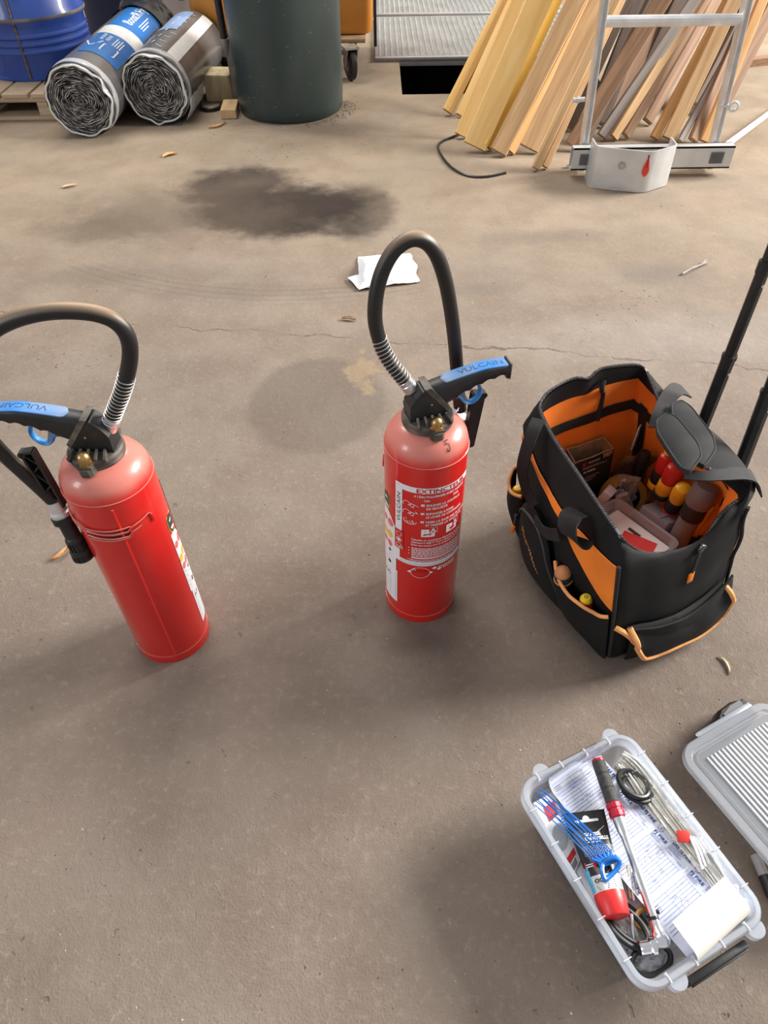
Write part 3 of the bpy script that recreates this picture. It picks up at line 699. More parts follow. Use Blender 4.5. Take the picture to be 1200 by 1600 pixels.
    m = MB(); az3 = math.radians(-176); f = cyl(az3, 0.0008); g = cyl(az3, 0.0012)
    put_poly(m, f, [(-0.012, 0.345), (0.012, 0.345), (0.013, 0.322), (0.008, 0.308), (0, 0.302), (-0.008, 0.308), (-0.013, 0.322)], 2)
    put_poly(m, g, [(-0.0105, 0.343), (0.0105, 0.343), (0.0115, 0.323), (0.007, 0.310), (0, 0.305), (-0.007, 0.310), (-0.0115, 0.323)], 0)
    put_poly(m, offs(g, 0.0004), [(-0.008, 0.320), (0.009, 0.316), (0.007, 0.311), (-0.003, 0.313)], 1); put_poly(m, offs(g, 0.0004), [(-0.006, 0.335), (0.004, 0.337), (0.003, 0.332), (-0.004, 0.331)], 1)
    m.keepn = True
    B(m, 'crest_sticker', [M_dkgreen, M_label, M_yel], body, smooth=False, label='small dark crest sticker')
    if numbered:
        m = MB(); az = math.radians(-60-17)
        def dm(a, b):
            r = 0.0625 - b; q = az + a/r; return V(((r+0.0006)*math.cos(q), (r+0.0006)*math.sin(q), dome_z(r)+0.0012))
        five = [(0.0065, 0.010), (-0.001, 0.010), (-0.003, 0.003), (0.001, 0.0042), (0.0045, 0.002), (0.0045, -0.004), (0.001, -0.0075), (-0.004, -0.0065), (-0.0035, -0.003)]
        put_line(m, dm, [(a*.75, b*.75) for a, b in five], 0.0013); m.keepn = True
        B(m, 'handwritten_number', M_inkblack, body, smooth=False, label='black handwritten number five on the shoulder')
        m = MB(); m.grid(lambda u, v: V((0.036+0.012*u, -0.022-0.004*math.sin(u*5)-0.003*v, 0.512+0.010*v-0.004*u)), 4, 3); B(m, 'torn_seal', M_white, hv, label='torn white paper seal')
    return t
# centre extinguisher and left extinguisher: axes found on the floor
CX, LX = V((0.076, 0.953, 0)), V((-0.447, 0.862, 0))
hc = [(640, 604, .957), (622, 582, .957), (606, 560, .960), (594, 535, .963), (586, 500, .966), (588, 460, .970), (597, 425, .975), (613, 395, .98), (632, 378, .985), (650, 373, .99), (668, 380, .995), (683, 400, 1.0), (695, 435, 1.005), (703, 475, 1.01), (709, 520, 1.013), (713, 565, 1.015), (716, 610, 1.015), (719, 640, 1.015)]
hose_c = [GY(*p) for p in hc]; nc = [GY(720, 655, 1.015), GY(722, 655, 1.015) + V((-0.004, -0.004, -0.125))]
hl = [(171, 664, .868), (180, 640, .868), (190, 615, .868), (198, 588, .868), (203, 560, .868), (202, 535, .867), (193, 515, .866), (175, 499, .865), (150, 490, .864), (120, 486, .863), (85, 486, .862), (50, 491, .861), (15, 502, .86), (-15, 520, .859), (-42, 555, .858), (-52, 600, .857), (-42, 645, .855), (-20, 680, .853), (8, 712, .851), (36, 738, .85), (62, 762, .849), (85, 784, .848)]
hose_l = [GY(*p) for p in hl]; nl_ = [GY(87, 787, .847), GY(133, 872, .826)]
make_extinguisher(CX, math.radians(17), 'red fire extinguisher numbered 5 beside the tool bag', hose_c, nc, True)
make_extinguisher(LX, math.radians(177), 'red fire extinguisher at left, nozzle and wire clip facing the camera', hose_l, nl_, False, math.radians(1.1), 1.03)

# ------------------------------------------------------------------ background: drums, pallet, rolls, cart
def steel_drum(label, c, mtl, z0, ribs, seam_px=None, h=0.88, r=0.29, group=None, seam_mat=None):
    t = thing('steel_drum', label, 'drum', (c[0], c[1], z0), 0, group)
    prof = [(r-0.01, 0.0), (r+0.004, 0.002), (r+0.004, 0.012), (r-0.002, 0.016)]
    for z, k in ribs: prof += [(r-0.001, z-k*1.6), (r+k*0.8, z-k*0.5), (r+k*0.8, z+k*0.5), (r-0.001, z+k*1.6)]
    prof += [(r, h-0.02), (r+0.005, h-0.015), (r+0.005, h), (r-0.012, h), (r-0.012, h-0.015), (0, h-0.015)]
    m = MB(); m.lathe(prof, 64); b = m.build('body', mtl, t, local=True)
    return t, b
M_drumblue = mat('blue_drum_paint', (0.010, 0.045, 0.26), 0.38, col2=(0.028, 0.075, 0.33), scale=4, coat=0.3)
M_hoop = mat('dusty_drum_hoop', (0.05, 0.055, 0.08), 0.6, col2=(0.17, 0.14, 0.11), scale=12)
DZ = 0.128
dc = V((-1.895, 4.635, DZ))
dz = lambda v: GY(50, v, 4.345).z - DZ
ribs = [(dz(33), 0.017), (dz(60), 0.008), (dz(72), 0.008), (dz(84), 0.008)]
ribs = sorted(ribs)
t, b = steel_drum('blue steel drum standing on the wooden pallet', dc, M_drumblue, DZ, ribs)
m = MB(); zc = dz(33); m.lathe([(0.3045, zc-0.006), (0.3055, zc-0.004), (0.3055, zc+0.007), (0.3040, zc+0.009)], 64, caps=False); m.build('hoop', M_hoop, t, local=True)
sa = math.radians(-84)
m = MB(); m.tube([V(((0.291+ (0.013 if abs(z-zc) < 0.02 else 0.002))*math.cos(sa), (0.291+(0.013 if abs(z-zc) < 0.02 else 0.002))*math.sin(sa), z)) for z in [0.01+0.01*i for i in range(86)]], 0.006, 6)
m.build('seam', mat('rusty_weld', (0.06, 0.045, 0.04), 0.7, col2=(0.16, 0.11, 0.08), scale=60), b, local=True)
m = MB(); f = lambda s, z: V((0.2935*math.cos(math.radians(-72)+s/0.29), 0.2935*math.sin(math.radians(-72)+s/0.29), z))
zl = dz(-14)
for r0, a0, a1 in ((0.055, -PI*0.95, PI*0.2), (0.034, -PI*0.9, PI*0.35), (0.016, -PI, PI)): put_line(m, f, arc(0, zl+0.028, r0, a0, a1, 20), 0.013)
m.keepn = True; m.build('round_mark', M_white, b, local=True, smooth=False, label='white swirl mark')
steel_drum('dark navy drum in the shade behind the insulation rolls', (-1.72, 5.95, 0), mat('navy_drum_paint', (0.006, 0.018, 0.062), 0.5, var=0.3, scale=4), 0.0, [(0.28, 0.012), (0.58, 0.012)], r=0.30)

# pallet under the blue drum
M_pal = wood('pallet_wood', (0.36, 0.25, 0.16), (0.52, 0.40, 0.27))
pt = thing('wooden_pallet', 'wooden pallet under the blue steel drum', 'pallet', (-2.05, 4.5, 0))
def pal_board(x0, x1, y0, y1, z0, z1, name):
    m = MB(); m.box(((x0+x1)/2, (y0+y1)/2, (z0+z1)/2), (x1-x0, y1-y0, z1-z0), Matrix.Rotation(R.uniform(-.006, .006), 3, 'Z'), bev=0.003); m.build(name, M_pal, pt, smooth=False)
for k in range(6):
    x = -1.668 - 0.15*k; pal_board(x-0.135, x, 4.13, 5.04, 0.106, 0.127, 'deck_board')
for y in (4.14, 4.53, 4.93): pal_board(-2.56, -1.67, y, y+0.10, 0.085, 0.106, 'stringer_board')
for x in (-2.56, -2.17, -1.79):
    for y in (4.14, 4.53, 4.93): pal_board(x, x+0.12, y, y+0.10, 0.019, 0.085, 'block')
for y in (4.14, 4.53, 4.93): pal_board(-2.56, -1.67, y, y+0.10, 0.0, 0.019, 'bottom_board')

# insulation rolls
M_film = clear('clear_film', (0.86, 0.87, 0.88), 0.25, 0.3, 0.25, 0.5, 30)
M_foil = mat('silver_foil', (0.03, 0.03, 0.032), 0.25, 0.5, col2=(0.85, 0.86, 0.88), scale=34, bump=0.8, bscale=40)
M_darkfoil = mat('dark_quilted_foil', (0.030, 0.031, 0.034), 0.32, col2=(0.07, 0.072, 0.078), scale=25, bump=0.6, bscale=30)
M_rollwrap = mat('grey_foil_wrap', (0.16, 0.152, 0.15), 0.27, 0.35, col2=(0.22, 0.21, 0.205), scale=6, bump=0.5, bscale=14)
M_rollblue = mat('blue_wrapper_print', (0.02, 0.16, 0.47), 0.32, var=0.1, scale=5, bump=0.3, bscale=12)
M_rollwhite = mat('white_wrapper_tape', (0.70, 0.69, 0.67), 0.35, var=0.05, bump=0.3, bscale=15)
M_paleblue = mat('pale_blue_wrapper_print', (0.24, 0.36, 0.58), 0.35, var=0.1)
def roll(label, front, back, r, kind):
    front, back = V(front), V(back); ax = (back-front); ln = ax.length; ax.normalize()
    side = V((0, 0, 1)).cross(ax).normalized() * -1; upv = V((0, 0, 1))    # side points right seen from the front
    t = thing('insulation_roll', label, 'insulation roll', (front.x, front.y, 0), 0, 'rolled insulation lying by the blue drum')
    def wob(a, l): return r*(1 + 0.018*noise.noise(V((math.cos(a)*1.4, math.sin(a)*1.4, l*4+kind*9))) - (0.012 if math.sin(a) < -0.8 else 0))
    def S(a, l, off=0.0):
        rr = wob(a, l)+off; return front + ax*l + side*(math.cos(a)*rr) + upv*(math.sin(a)*rr)
    m = MB(); m.grid(lambda u, v: S(2*PI*u, ln*v), 56, 30, wrap=True); m.build('foil_wrap', M_rollwrap, t)
    # dark face and the spiral of quilted foil, the edges standing proud
    m = MB(); m.grid(lambda u, v: front + ax*0.03 + side*(math.cos(2*PI*u)*r*0.985*v) + upv*(math.sin(2*PI*u)*r*0.985*v), 40, 1, wrap=True)
    m.grid(lambda u, v: back - ax*0.01 + side*(math.cos(2*PI*u)*r*0.97*v) + upv*(math.sin(2*PI*u)*r*0.97*v), 30, 1, wrap=True); m.build('dark_face', M_darkfoil, t)
    for name, mt, ph, turns, wd in (('foil_spiral', M_foil, 0.0, 13, 0.0024), ('dark_spiral', M_darkfoil, 0.5, 13, 0.0040)):
        m = MB(); n = turns*36; inn = []; out = []
        vs = []; fs = []
        for i in range(n+1):
            q = (i/n); a = 2*PI*turns*q + ph*2*PI; rad = r*(0.035 + 0.90*q) + 0.011*noise.noise(V((math.cos(a)*3.2+kind*5, math.sin(a)*3.2, q*9))) + 0.003*math.sin(a*7+q*20)
            if q < 0.16: rad *= 0.9
            sq = 1.0 + 0.25*(1-q)*math.cos(2*a+0.6*kind)
            dz = 0.004*noise.noise(V((math.cos(a)*5, math.sin(a)*5, q*9+kind)))
            d = side*math.cos(a) + upv*math.sin(a)
            c = front + d*(rad*sq) - ax*(0.004 + dz - 0.006*(1-q))
            vs += [c - d*wd + ax*0.034, c - d*wd*0.6, c + d*wd*0.6, c + d*wd + ax*0.034]
        for i in range(n):
            for k in range(3): fs.append((4*i+k, 4*i+k+1, 4*i+4+k+1, 4*i+4+k))
        m.add(vs, fs); m.build(name, mt, t)
    # the ruffled collar of clear film round the mouth
    m = MB()
    def col(u, v):
        a = 2*PI*u; ru = 0.010*noise.noise(V((math.cos(a)*4, math.sin(a)*4, kind+v))) + 0.005*math.sin(a*9+kind*2)
        rr = (wob(a, 0)+0.006) - 0.016*v*v + ru*v - 0.002
        p = front + ax*(0.055*(1-v) - 0.012*v + ru*0.5) + side*(math.cos(a)*rr) + upv*(math.sin(a)*rr)
        p.z = max(p.z, 0.002); return p
    m.grid(col, 72, 5, wrap=True); m.build('film_collar', M_film, t)
    m = MB(); ps = []
    for i in range(72): ps.append(col(i/72, 1.0))
    m.tube(ps, 0.0045, 6, closed=True); m.build('film_edge', clear('white_film_edge', (0.88, 0.87, 0.85), 0.12, 0.3, 0.2), t)
    def patch(name, a0, a1, l0, l1, mt, off=0.002, na=16, nl=8):
        mm = MB(); mm.grid(lambda u, v: S(a0+(a1-a0)*u, l0+(l1-l0)*v, off), na, nl); return mm.build(name, mt, t)
    if kind == 1:
        D = math.radians
        p1 = patch('blue_label', D(28), D(98), 0.20, 0.56, M_rollblue); patch('white_tape', D(22), D(102), 0.56, 0.72, M_rollwhite); p2 = patch('blue_label', D(28), D(98), 0.72, 1.22, M_rollblue)
        m = MB(); g = lambda a, b: S(D(34) + b/r, a, 0.0035)
        put_text(m, "Boost'R Hybrid", g, 0.80, 0.075, 0.075, width=0.46, bold=0.001)
        for k in range(3): put_line(m, g, [(0.84, 0.045-k*0.013), (1.05-0.04*k, 0.045-k*0.013)], 0.005)
        m.keepn = True; m.build('wrapper_lettering', M_white, p2, smooth=False)
        m = MB()
        put_line(m, g, [(0.30, 0.155), (0.40, 0.195), (0.40, 0.115), (0.30, 0.155)], 0.007); put_line(m, g, [(0.27, 0.03), (0.37, 0.03), (0.37, 0.10), (0.27, 0.10), (0.27, 0.03)], 0.007)
        for k in range(2):
            for j in range(6-k): put_line(m, g, [(0.43+0.019*j, 0.125-0.03*k), (0.44+0.019*j, 0.143-0.03*k)], 0.008)
        for k in range(4): put_line(m, g, [(0.39, 0.07-k*0.012), (0.52-0.02*(k % 2), 0.07-k*0.012)], 0.005)
        m.keepn = True; m.build('wrapper_lettering', M_white, p1, smooth=False)
        # crumpled dark tail of film at the far end
        m = MB(); m.grid(lambda u, v: S(D(-30+190*u), ln-0.22+0.26*v, 0.012+0.045*v*abs(noise.noise(V((u*7, v*4, 3.3))))), 40, 12); m.build('crumpled_film', mat('crumpled_dark_film', (0.03, 0.03, 0.032), 0.2, var=0.4, scale=12, bump=1.0, bscale=20), t)
    else:
        D = math.radians
        p1 = patch('white_tape', D(40), D(62), 0.03, ln-0.02, M_rollwhite)
        p2 = patch('pale_label', D(78), D(128), 0.45, ln-.03, M_paleblue)
        m = MB(); rn = random.Random(5)
        g = lambda a, b: S(D(70) + b/r, a, 0.003)
        for k in range(9): 
            a = 0.10 + 0.085*k
            put_line(m, g, [(a, rn.uniform(0.0, 0.02)), (a+0.02, rn.uniform(0.03, 0.05))], 0.005)
        for k in range(5): put_line(m, g, [(0.15+0.13*k, 0.075), (0.20+0.13*k, 0.070)], 0.007)
        m.keepn = True; m.build('wrapper_lettering', M_rollwhite, t, smooth=False)
        m = MB(); m.grid(lambda u, v: V((lambda p: (p.x, p.y, max(p.z, 0.003)))(S(D(-12-60*u), -0.01+0.30*v, 0.012+0.028*u+0.01*noise.noise(V((u*4, v*5, 1.1)))))), 10, 12); m.build('loose_film', M_film, t)
    return t
RR = 0.166
roll('front roll of black foil insulation with blue lettered wrapper', (-1.455, 3.86, RR), (-1.425, 5.22, RR), RR, 1)
roll('roll of grey foil insulation with a white tape stripe along it', (-1.125, 4.03, RR), (-1.075, 4.90, RR), RR, 2)

# white board leaning behind the rolls
m = MB(); m.box((-1.285, 5.62, 0.30), (0.22, 0.02, 0.60)); m.box((-1.27, 5.608, 0.27), (0.03, 0.004, 0.03), None, 1)
o = m.build('white_board', [mat('white_board', (0.74, 0.72, 0.67), 0.6, var=0.05), M_rollblue], smooth=False); tag(o, 'white board standing upright behind the insulation rolls', 'board')

# dark green drum
def green():
    c = V((-0.472, 4.285, 0)); r = 0.283
    t = thing('green_drum', 'tall dark green plastic drum standing on the floor', 'drum', c)
    gm = mat('dark_green_plastic', (0.022, 0.040, 0.042), 0.40, col2=(0.042, 0.058, 0.054), scale=5, bump=0.15, bscale=25, aniso=(1, 1, 0.35))
    m = MB(); m.lathe([(r-0.03, 0), (r-0.016, 0.003), (r-0.006, 0.016), (r-0.003, 0.05), (r, 0.10), (r+0.004, 0.55), (r+0.006, 0.90), (r-0.01, 0.95), (r-0.05, 0.96), (0, 0.96)], 72); b = m.build('body', gm, t, local=True)
    m = MB(); m.lathe([(r+0.0045, 0.60), (r+0.012, 0.61), (r+0.012, 0.63), (r+0.0045, 0.64)], 72, caps=False); m.build('rolling_hoop', gm, b, local=True)
    m = MB()
    for k in range(60):
        a = R.uniform(-2.6, -0.4); z = R.uniform(0.03, 0.6); l = R.uniform(0.004, 0.03); q = R.uniform(-1, 1)
        rr = r+0.0055-0.008*max(0, (0.1-z)/0.1)
        f = lambda s, y: V((rr*math.cos(a+s/r), rr*math.sin(a+s/r), z+y)); put_line(m, f, [(0, 0), (l*q, l*R.uniform(-.4, .4))], 0.0016)
    m.keepn = True; o = m.build('scratches', mat('pale_scratches', (0.20, 0.21, 0.19), 0.7, var=0.3), b, local=True, smooth=False); o['kind'] = 'stuff'
green()

# orange wheeled bin behind the green drum
M_cart = mat('orange_bin_paint', (0.66, 0.25, 0.035), 0.5, col2=(0.72, 0.31, 0.06), scale=5)
ct = thing('wheeled_bin', 'orange wheeled bin behind the dark green drum', 'bin', (-0.535, 5.05, 0))
def rrect(x0, x1, y0, y1, r, n=6):
    out = []
    for cx, cy, a in ((x1-r, y1-r, 0), (x0+r, y1-r, PI/2), (x0+r, y0+r, PI), (x1-r, y0+r, 1.5*PI)):
        out += [(cx + r*math.cos(a+PI/2*i/n), cy + r*math.sin(a+PI/2*i/n)) for i in range(n+1)]
    return out
m = MB(); bx0, bx1, by0, by1 = -1.075, -0.03, 4.93, 5.55
lv = [(0.24, 0.03), (0.190, 0.045), (0.198, 0.012), (0.22, 0.0), (0.85, -0.03)]
loops = [[(x, y, z) for x, y in rrect(bx0+i, bx1-i, by0+i, by1-i, 0.045)] for z, i in lv[1:]]
nn = len(loops[0]); vs = [p for l in loops for p in l]; fs = [(i*nn+k, i*nn+(k+1) % nn, (i+1)*nn+(k+1) % nn, (i+1)*nn+k) for i in range(len(loops)-1) for k in range(nn)] + [tuple(range(nn-1, -1, -1))]
m.add(vs, fs); m.build('tub', M_cart, ct)
m = MB(); m.box((-0.535, 5.18, 0.182), (0.93, 0.66, 0.022), bev=0.004); m.build('chassis', mat('rusty_chassis', (0.24, 0.15, 0.08), 0.75, col2=(0.34, 0.22, 0.11), scale=14), ct)
m = MB(); m.box((-0.012, 5.02, 0.30), (0.018, 0.06, 0.36), bev=0.004); m.build('dark_corner_strip', M_rubber, ct)  # plain dark strip at the right corner of the tub
M_fork = mat('dull_zinc_fork', (0.34, 0.29, 0.24), 0.6, 0.4, var=0.25, scale=30)
for (x, y, yaw) in ((-0.16, 4.78, 0.35), (-0.93, 5.06, -0.2), (-0.16, 5.40, 0.1), (-0.93, 5.40, 0.0)):
    rot = Matrix.Rotation(yaw, 3, 'Z')
    m = MB(); m.lathe([(0.0, -0.022), (0.066, -0.022), (0.083, -0.014), (0.085, 0), (0.083, 0.014), (0.066, 0.022), (0.0, 0.022)], 28, (x, y, 0.085), rot @ Matrix.Rotation(PI/2, 3, 'Y'), caps=False); wh = m.build('caster_wheel', M_rubber, ct)
    m = MB(); m.lathe([(0.0, -0.025), (0.022, -0.025), (0.034, -0.0225), (0.034, 0.0225), (0.022, 0.025), (0, 0.025)], 18, (x, y, 0.085), rot @ Matrix.Rotation(PI/2, 3, 'Y'), caps=False); m.build('wheel_hub', M_fork, wh)
    m = MB()
    for s in (-1, 1): m.prism([(-0.055, 0.168), (0.02, 0.168), (0.016, 0.07), (-0.014, 0.07)], 0.028*s, 0.033*s, lambda a, b, d: V((x, y, 0)) + rot @ V((d, a, b)))
    m.box((x, y-0.015, 0.172), (0.085, 0.09, 0.012), rot); m.build('caster_fork', M_fork, ct, smooth=False)

# black and grey steel prop in front of the bin
st = thing('steel_prop', 'black tube prop with two splayed grey steel legs beside the green drum', 'prop stand', (-0.80, 4.42, 0))
hub = V((-0.803, 4.385, 0.265))
m = MB(); m.tube([hub + V((0, 0, -0.03)), V((-0.815, 4.40, 0.6)), V((-0.825, 4.41, 1.0))], 0.019, 16); m.build('tube', M_black, st)
M_leg = mat('grey_angle_iron', (0.21, 0.18, 0.16), 0.6, 0.3, var=0.25, scale=20)
for a, b in ((hub + V((0.012, -0.012, 0.02)), V((-0.772, 4.335, 0.006))), (hub + V((-0.012, 0.0, 0.01)), V((-0.768, 4.66, 0.006))), (hub + V((0.015, 0.02, 0.0)), V((-0.745, 4.60, 0.006)))):
    m = MB(); m.bar(a, b, 0.030, 0.006, up=(0.2, -1, 0.2)); m.bar(a + V((0.013, 0.012, 0)), b + V((0.013, 0.012, 0)), 0.006, 0.026, up=(0.2, -1, 0.2)); m.build('leg', M_leg, st, smooth=False)
m = MB(); m.lathe([(0.024, -0.04), (0.026, -0.035), (0.026, 0.035), (0.022, 0.04)], 18, hub); m.build('collar', M_leg, st)

# timber block, offcut, loose cable
M_block = wood('weathered_block', (0.36, 0.29, 0.16), (0.56, 0.48, 0.30), (40, 40, 8))
m = MB(); m.box((-0.872, 4.475, 0.0675), (0.150, 0.17, 0.135), Matrix.Rotation(-0.10, 3, 'Z'), bev=0.010)
for p in m.v: p += V((noise.noise(p*14), noise.noise(p*14+V((5, 0, 0))), 0))*0.008
tag(m.build('timber_block', M_block), 'thick pale timber block under the steel prop', 'wood block')
m = MB(); m.box((-0.795, 4.205, 0.022), (0.082, 0.18, 0.044), Matrix.Rotation(0.05, 3, 'Z'), bev=0.004); tag(m.build('timber_offcut', wood('offcut_wood', (0.42, 0.28, 0.15), (0.60, 0.40, 0.20), (30, 5, 30)), smooth=False), 'small wood offcut lying at the foot of the green drum', 'wood offcut')
m = MB(); m.tube(smooth_path([(-0.97, 4.33, 0.012), (-0.955, 4.255, 0.012), (-0.91, 4.235, 0.012), (-0.865, 4.27, 0.012), (-0.86, 4.325, 0.012)], 8), 0.010, 8); tag(m.build('loose_cable', M_rubber), 'black cable lying in front of the thick timber block', 'cable')

# ------------------------------------------------------------------ leaning boards
WY = wood('yellow_formwork_board', (0.74, 0.44, 0.13), (0.84, 0.58, 0.25), (2, 22, 22))
WD = wood('deep_yellow_edge', (0.74, 0.42, 0.04), (0.82, 0.54, 0.10), (2, 22, 22))
WT = wood('tan_board', (0.40, 0.23, 0.10), (0.66, 0.43, 0.22), (2.5, 40, 40))
WB = wood('brown_board', (0.17, 0.092, 0.05), (0.33, 0.185, 0.10), (2.5, 40, 40))  # brown, taken darker for the shade deep in the pile
WK = wood('shade_dark_brown_board', (0.055, 0.033, 0.022), (0.12, 0.072, 0.045), (2.5, 40, 40))  # dark brown with the shade behind the planks put into the colour
WG = wood('grey_weathered_board', (0.23, 0.19, 0.17), (0.36, 0.31, 0.28), (2.5, 50, 50))
WO = wood('orange_board', (0.52, 0.26, 0.09), (0.68, 0.38, 0.15), (2.5, 40, 40))
BACK = mat('board_end_grain', (0.42, 0.28, 0.15), 0.85, var=0.3, scale=80)
# (bottom centre px, top px at the frame edge, face width m, thickness m, twist deg, material, label, length, lean)
boards = [
 ((699, 181), (790, 0), .055, .024, 10, WY, 'yellow board at the outer left edge of the leaning pile', 1.9, .30),
 ((717, 184), (801, 0), .035, .022, 10, WY, 'narrow yellow board second from the left edge of the leaning pile', 1.9, .31),
 ((719, 217), (812, 0), .060, .022, 0, WY, 'mid yellow board just left of the widest yellow plank', 2.0, .28),
 ((741, 238), (847, 0), .112, .026, -8, WY, 'widest yellow plank of the leaning pile, clean face', 2.1, .28),
 ((761, 237), (872, 0), .060, .024, 40, WD, 'deep yellow board just right of the widest yellow plank', 2.1, .33),
 ((778, 245), (904, 0), .082, .026, -10, WT, 'tan board right of the deep yellow board, worn lower end', 2.1, .29),
 ((797, 243), (925, 0), .045, .024, 30, WO, 'narrow orange board tucked behind the worn tan board', 2.1, .33),
 ((825, 240), (938, 0), .095, .026, -5, WT, 'wide tan board with pencil marks left of the aluminium ladder', 2.1, .31),
 ((836, 268), (958, 10), .035, .030, 0, WT, 'thin batten standing furthest forward left of the ladder', 2.1, .28),
 ((850, 265), (966, 10), .032, .028, 15, WT, 'second thin batten behind the one standing furthest forward', 2.1, .29),
 ((893, 236), (1035, 6), .075, .030, -10, WB, 'thick brown beam passing behind the left ladder stile', 2.1, .28),
 ((912, 226), (1012, 20), .055, .026, 20, WK, 'dark board half hidden left of the grey weathered board', 2.0, .36),
 ((939, 220), (1088, 0), .052, .028, 0, WG, 'grey weathered board crossing behind the ladder rung', 2.1, .29),
 ((957, 221), (1096, 0), .048, .026, 20, WT, 'tan board along the right side of the grey weathered board', 2.1, .32),
 ((976, 219), (1100, 8), .050, .026, 25, WB, 'brown board in the gap above the ladder bracket', 2.0, .38),
 ((1010, 197), (1098, 40), .050, .026, 0, WB, 'short looking brown board deep in the middle of the pile', 1.9, .42),
 ((1021, 221), (1133, 10), .040, .026, 0, WO, 'slim honey orange board in the right half of the pile', 2.1, .29),
 ((1043, 223), (1149, 0), .066, .028, -6, WT, 'knotty tan board, widest in the right half of the pile', 2.1, .29),
 ((1061, 226), (1138, 88), .028, .024, 0, WG, 'thin pale grey batten near the right ladder stile', 2.1, .30),
 ((1081, 226), (1143, 82), .045, .026, 10, WB, 'brown board just left of the right ladder stile', 2.1, .31),
 ((1099, 226), (1192, 0), .045, .026, 0, WO, 'orange board emerging right of the right ladder stile', 2.1, .30),
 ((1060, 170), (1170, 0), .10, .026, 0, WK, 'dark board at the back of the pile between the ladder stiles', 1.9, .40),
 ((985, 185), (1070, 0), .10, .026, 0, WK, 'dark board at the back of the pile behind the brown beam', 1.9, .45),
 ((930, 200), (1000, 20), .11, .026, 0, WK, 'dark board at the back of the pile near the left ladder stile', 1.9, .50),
 ((1020, 165), (1110, 0), .12, .026, 5, WK, 'broad dark board added as shade behind the honey orange board', 1.9, .48),  # added from here down: dark backing for the shade between the planks
 ((1090, 180), (1180, 10), .10, .026, 5, WK, 'dark board added as shade behind the right ladder stile', 1.9, .42),
 ((880, 205), (975, 0), .11, .026, 0, WK, 'dark board added as shade in the gap left of the thick brown beam', 1.9, .46),
 ((960, 190), (1040, 0), .11, .026, 0, WB, 'rough brown board added as shade above the foot bracket', 1.9, .52),
 ((1125, 175), (1215, 0), .07, .026, 0, WB, 'brown backing board added for shade right of the right ladder stile', 1.9, .36),
]
for (bp, tp, wd, th, tw, mt, lab, ln, lean) in boards:
    b0 = G(*bp); p1 = GY(tp[0], tp[1], b0.y + lean); ax = (p1-b0).normalized()
    n = V((0, -1, 0.35)); n = (n - ax*n.dot(ax)).normalized(); n = Matrix.Rotation(math.radians(tw), 3, ax) @ n; sd = ax.cross(n).normalized()
    lift = wd/2*abs(sd.z) + th/2*abs(n.z)
    q = b0 + V((0, 0, lift)); 
    m = MB(); nseg = 6; vs = []
    rot = Matrix((ax, sd, n)).transposed()
    prof = [(-wd/2, -th/2), (wd/2-0.003, -th/2), (wd/2, -th/2+0.003), (wd/2, th/2-0.003), (wd/2-0.003, th/2), (-wd/2+0.003, th/2), (-wd/2, th/2-0.003)]
    np_ = len(prof)
    for i in range(nseg+1):
        bow = 0.006*math.sin(PI*i/nseg)*R.uniform(-1, 1)
        for a, b in prof: vs.append(V((ln*i/nseg, a + R.uniform(-.0008, .0008), b + bow)))
    fs = [(i*np_+k, i*np_+(k+1) % np_, (i+1)*np_+(k+1) % np_, (i+1)*np_+k) for i in range(nseg) for k in range(np_)] + [tuple(range(np_)), tuple(nseg*np_+k for k in range(np_))]
    m.add(vs, fs); m.m[-1] = 1; m.m[-2] = 1
    o = m.build('wooden_board', [mt, BACK], angle=25)
    o.matrix_world = Matrix.Translation(q) @ rot.to_4x4()
    tag(o, lab, 'board', 'boards in the leaning pile')
m = MB(); a, b = G(1103, 244*0+104, 0.02), G(1290, 84, 0.02); m.bar(a, b, 0.07, 0.04); tag(m.build('floor_batten', WB, smooth=False), 'brown timber lying on the floor behind the right ladder stile', 'timber')

# ------------------------------------------------------------------ ladder
LY = 3.33
lt = thing('aluminium_ladder', 'aluminium ladder with a galvanised foot bracket in front of the boards', 'ladder', (1.19, LY, 0))
tl = math.radians(3.0)
def lean_pt(x, z): return V((x, LY + z*math.tan(tl), z))
for (u0, v0, u1, v1) in ((907, 262, 945, 0), (1103, 272, 1168, 0)):
    a = GY(u0, v0, LY); a.z = 0.012; p = GY(u1, v1, LY + 0.64*math.tan(tl)); d = (p-a).normalized(); e = a + d*2.0
    m = MB(); m.bar(a, e, 0.058, 0.026, up=(1, 0, 0), bev=0.003)
    sl = m.build('stile', M_alu, lt)
    s = 1 if u0 < 1000 else -1
    m = MB(); m.bar(a + V((0, -0.0305, 0.01)), e + V((0, -0.0305, 0)), 0.004, 0.012, up=(1, 0, 0)); m.build('stile_groove', mat('shaded_aluminium', (0.45, 0.45, 0.45), 0.5, 0.7, var=0.1), sl, smooth=False)
    if u0 < 1000: A0, Ad = a, d
    else: B0, Bd = a, d
for k in range(5):
    z = 0.565 + 0.28*k
    pa = A0 + Ad*((z-A0.z)/Ad.z); pb = B0 + Bd*((z-B0.z)/Bd.z)
    m = MB(); m.tube([pa + V((0.011, 0, 0)), pb + V((-0.011, 0, 0))], 0.021, 12); m.build('rung', M_alu, lt, angle=20)
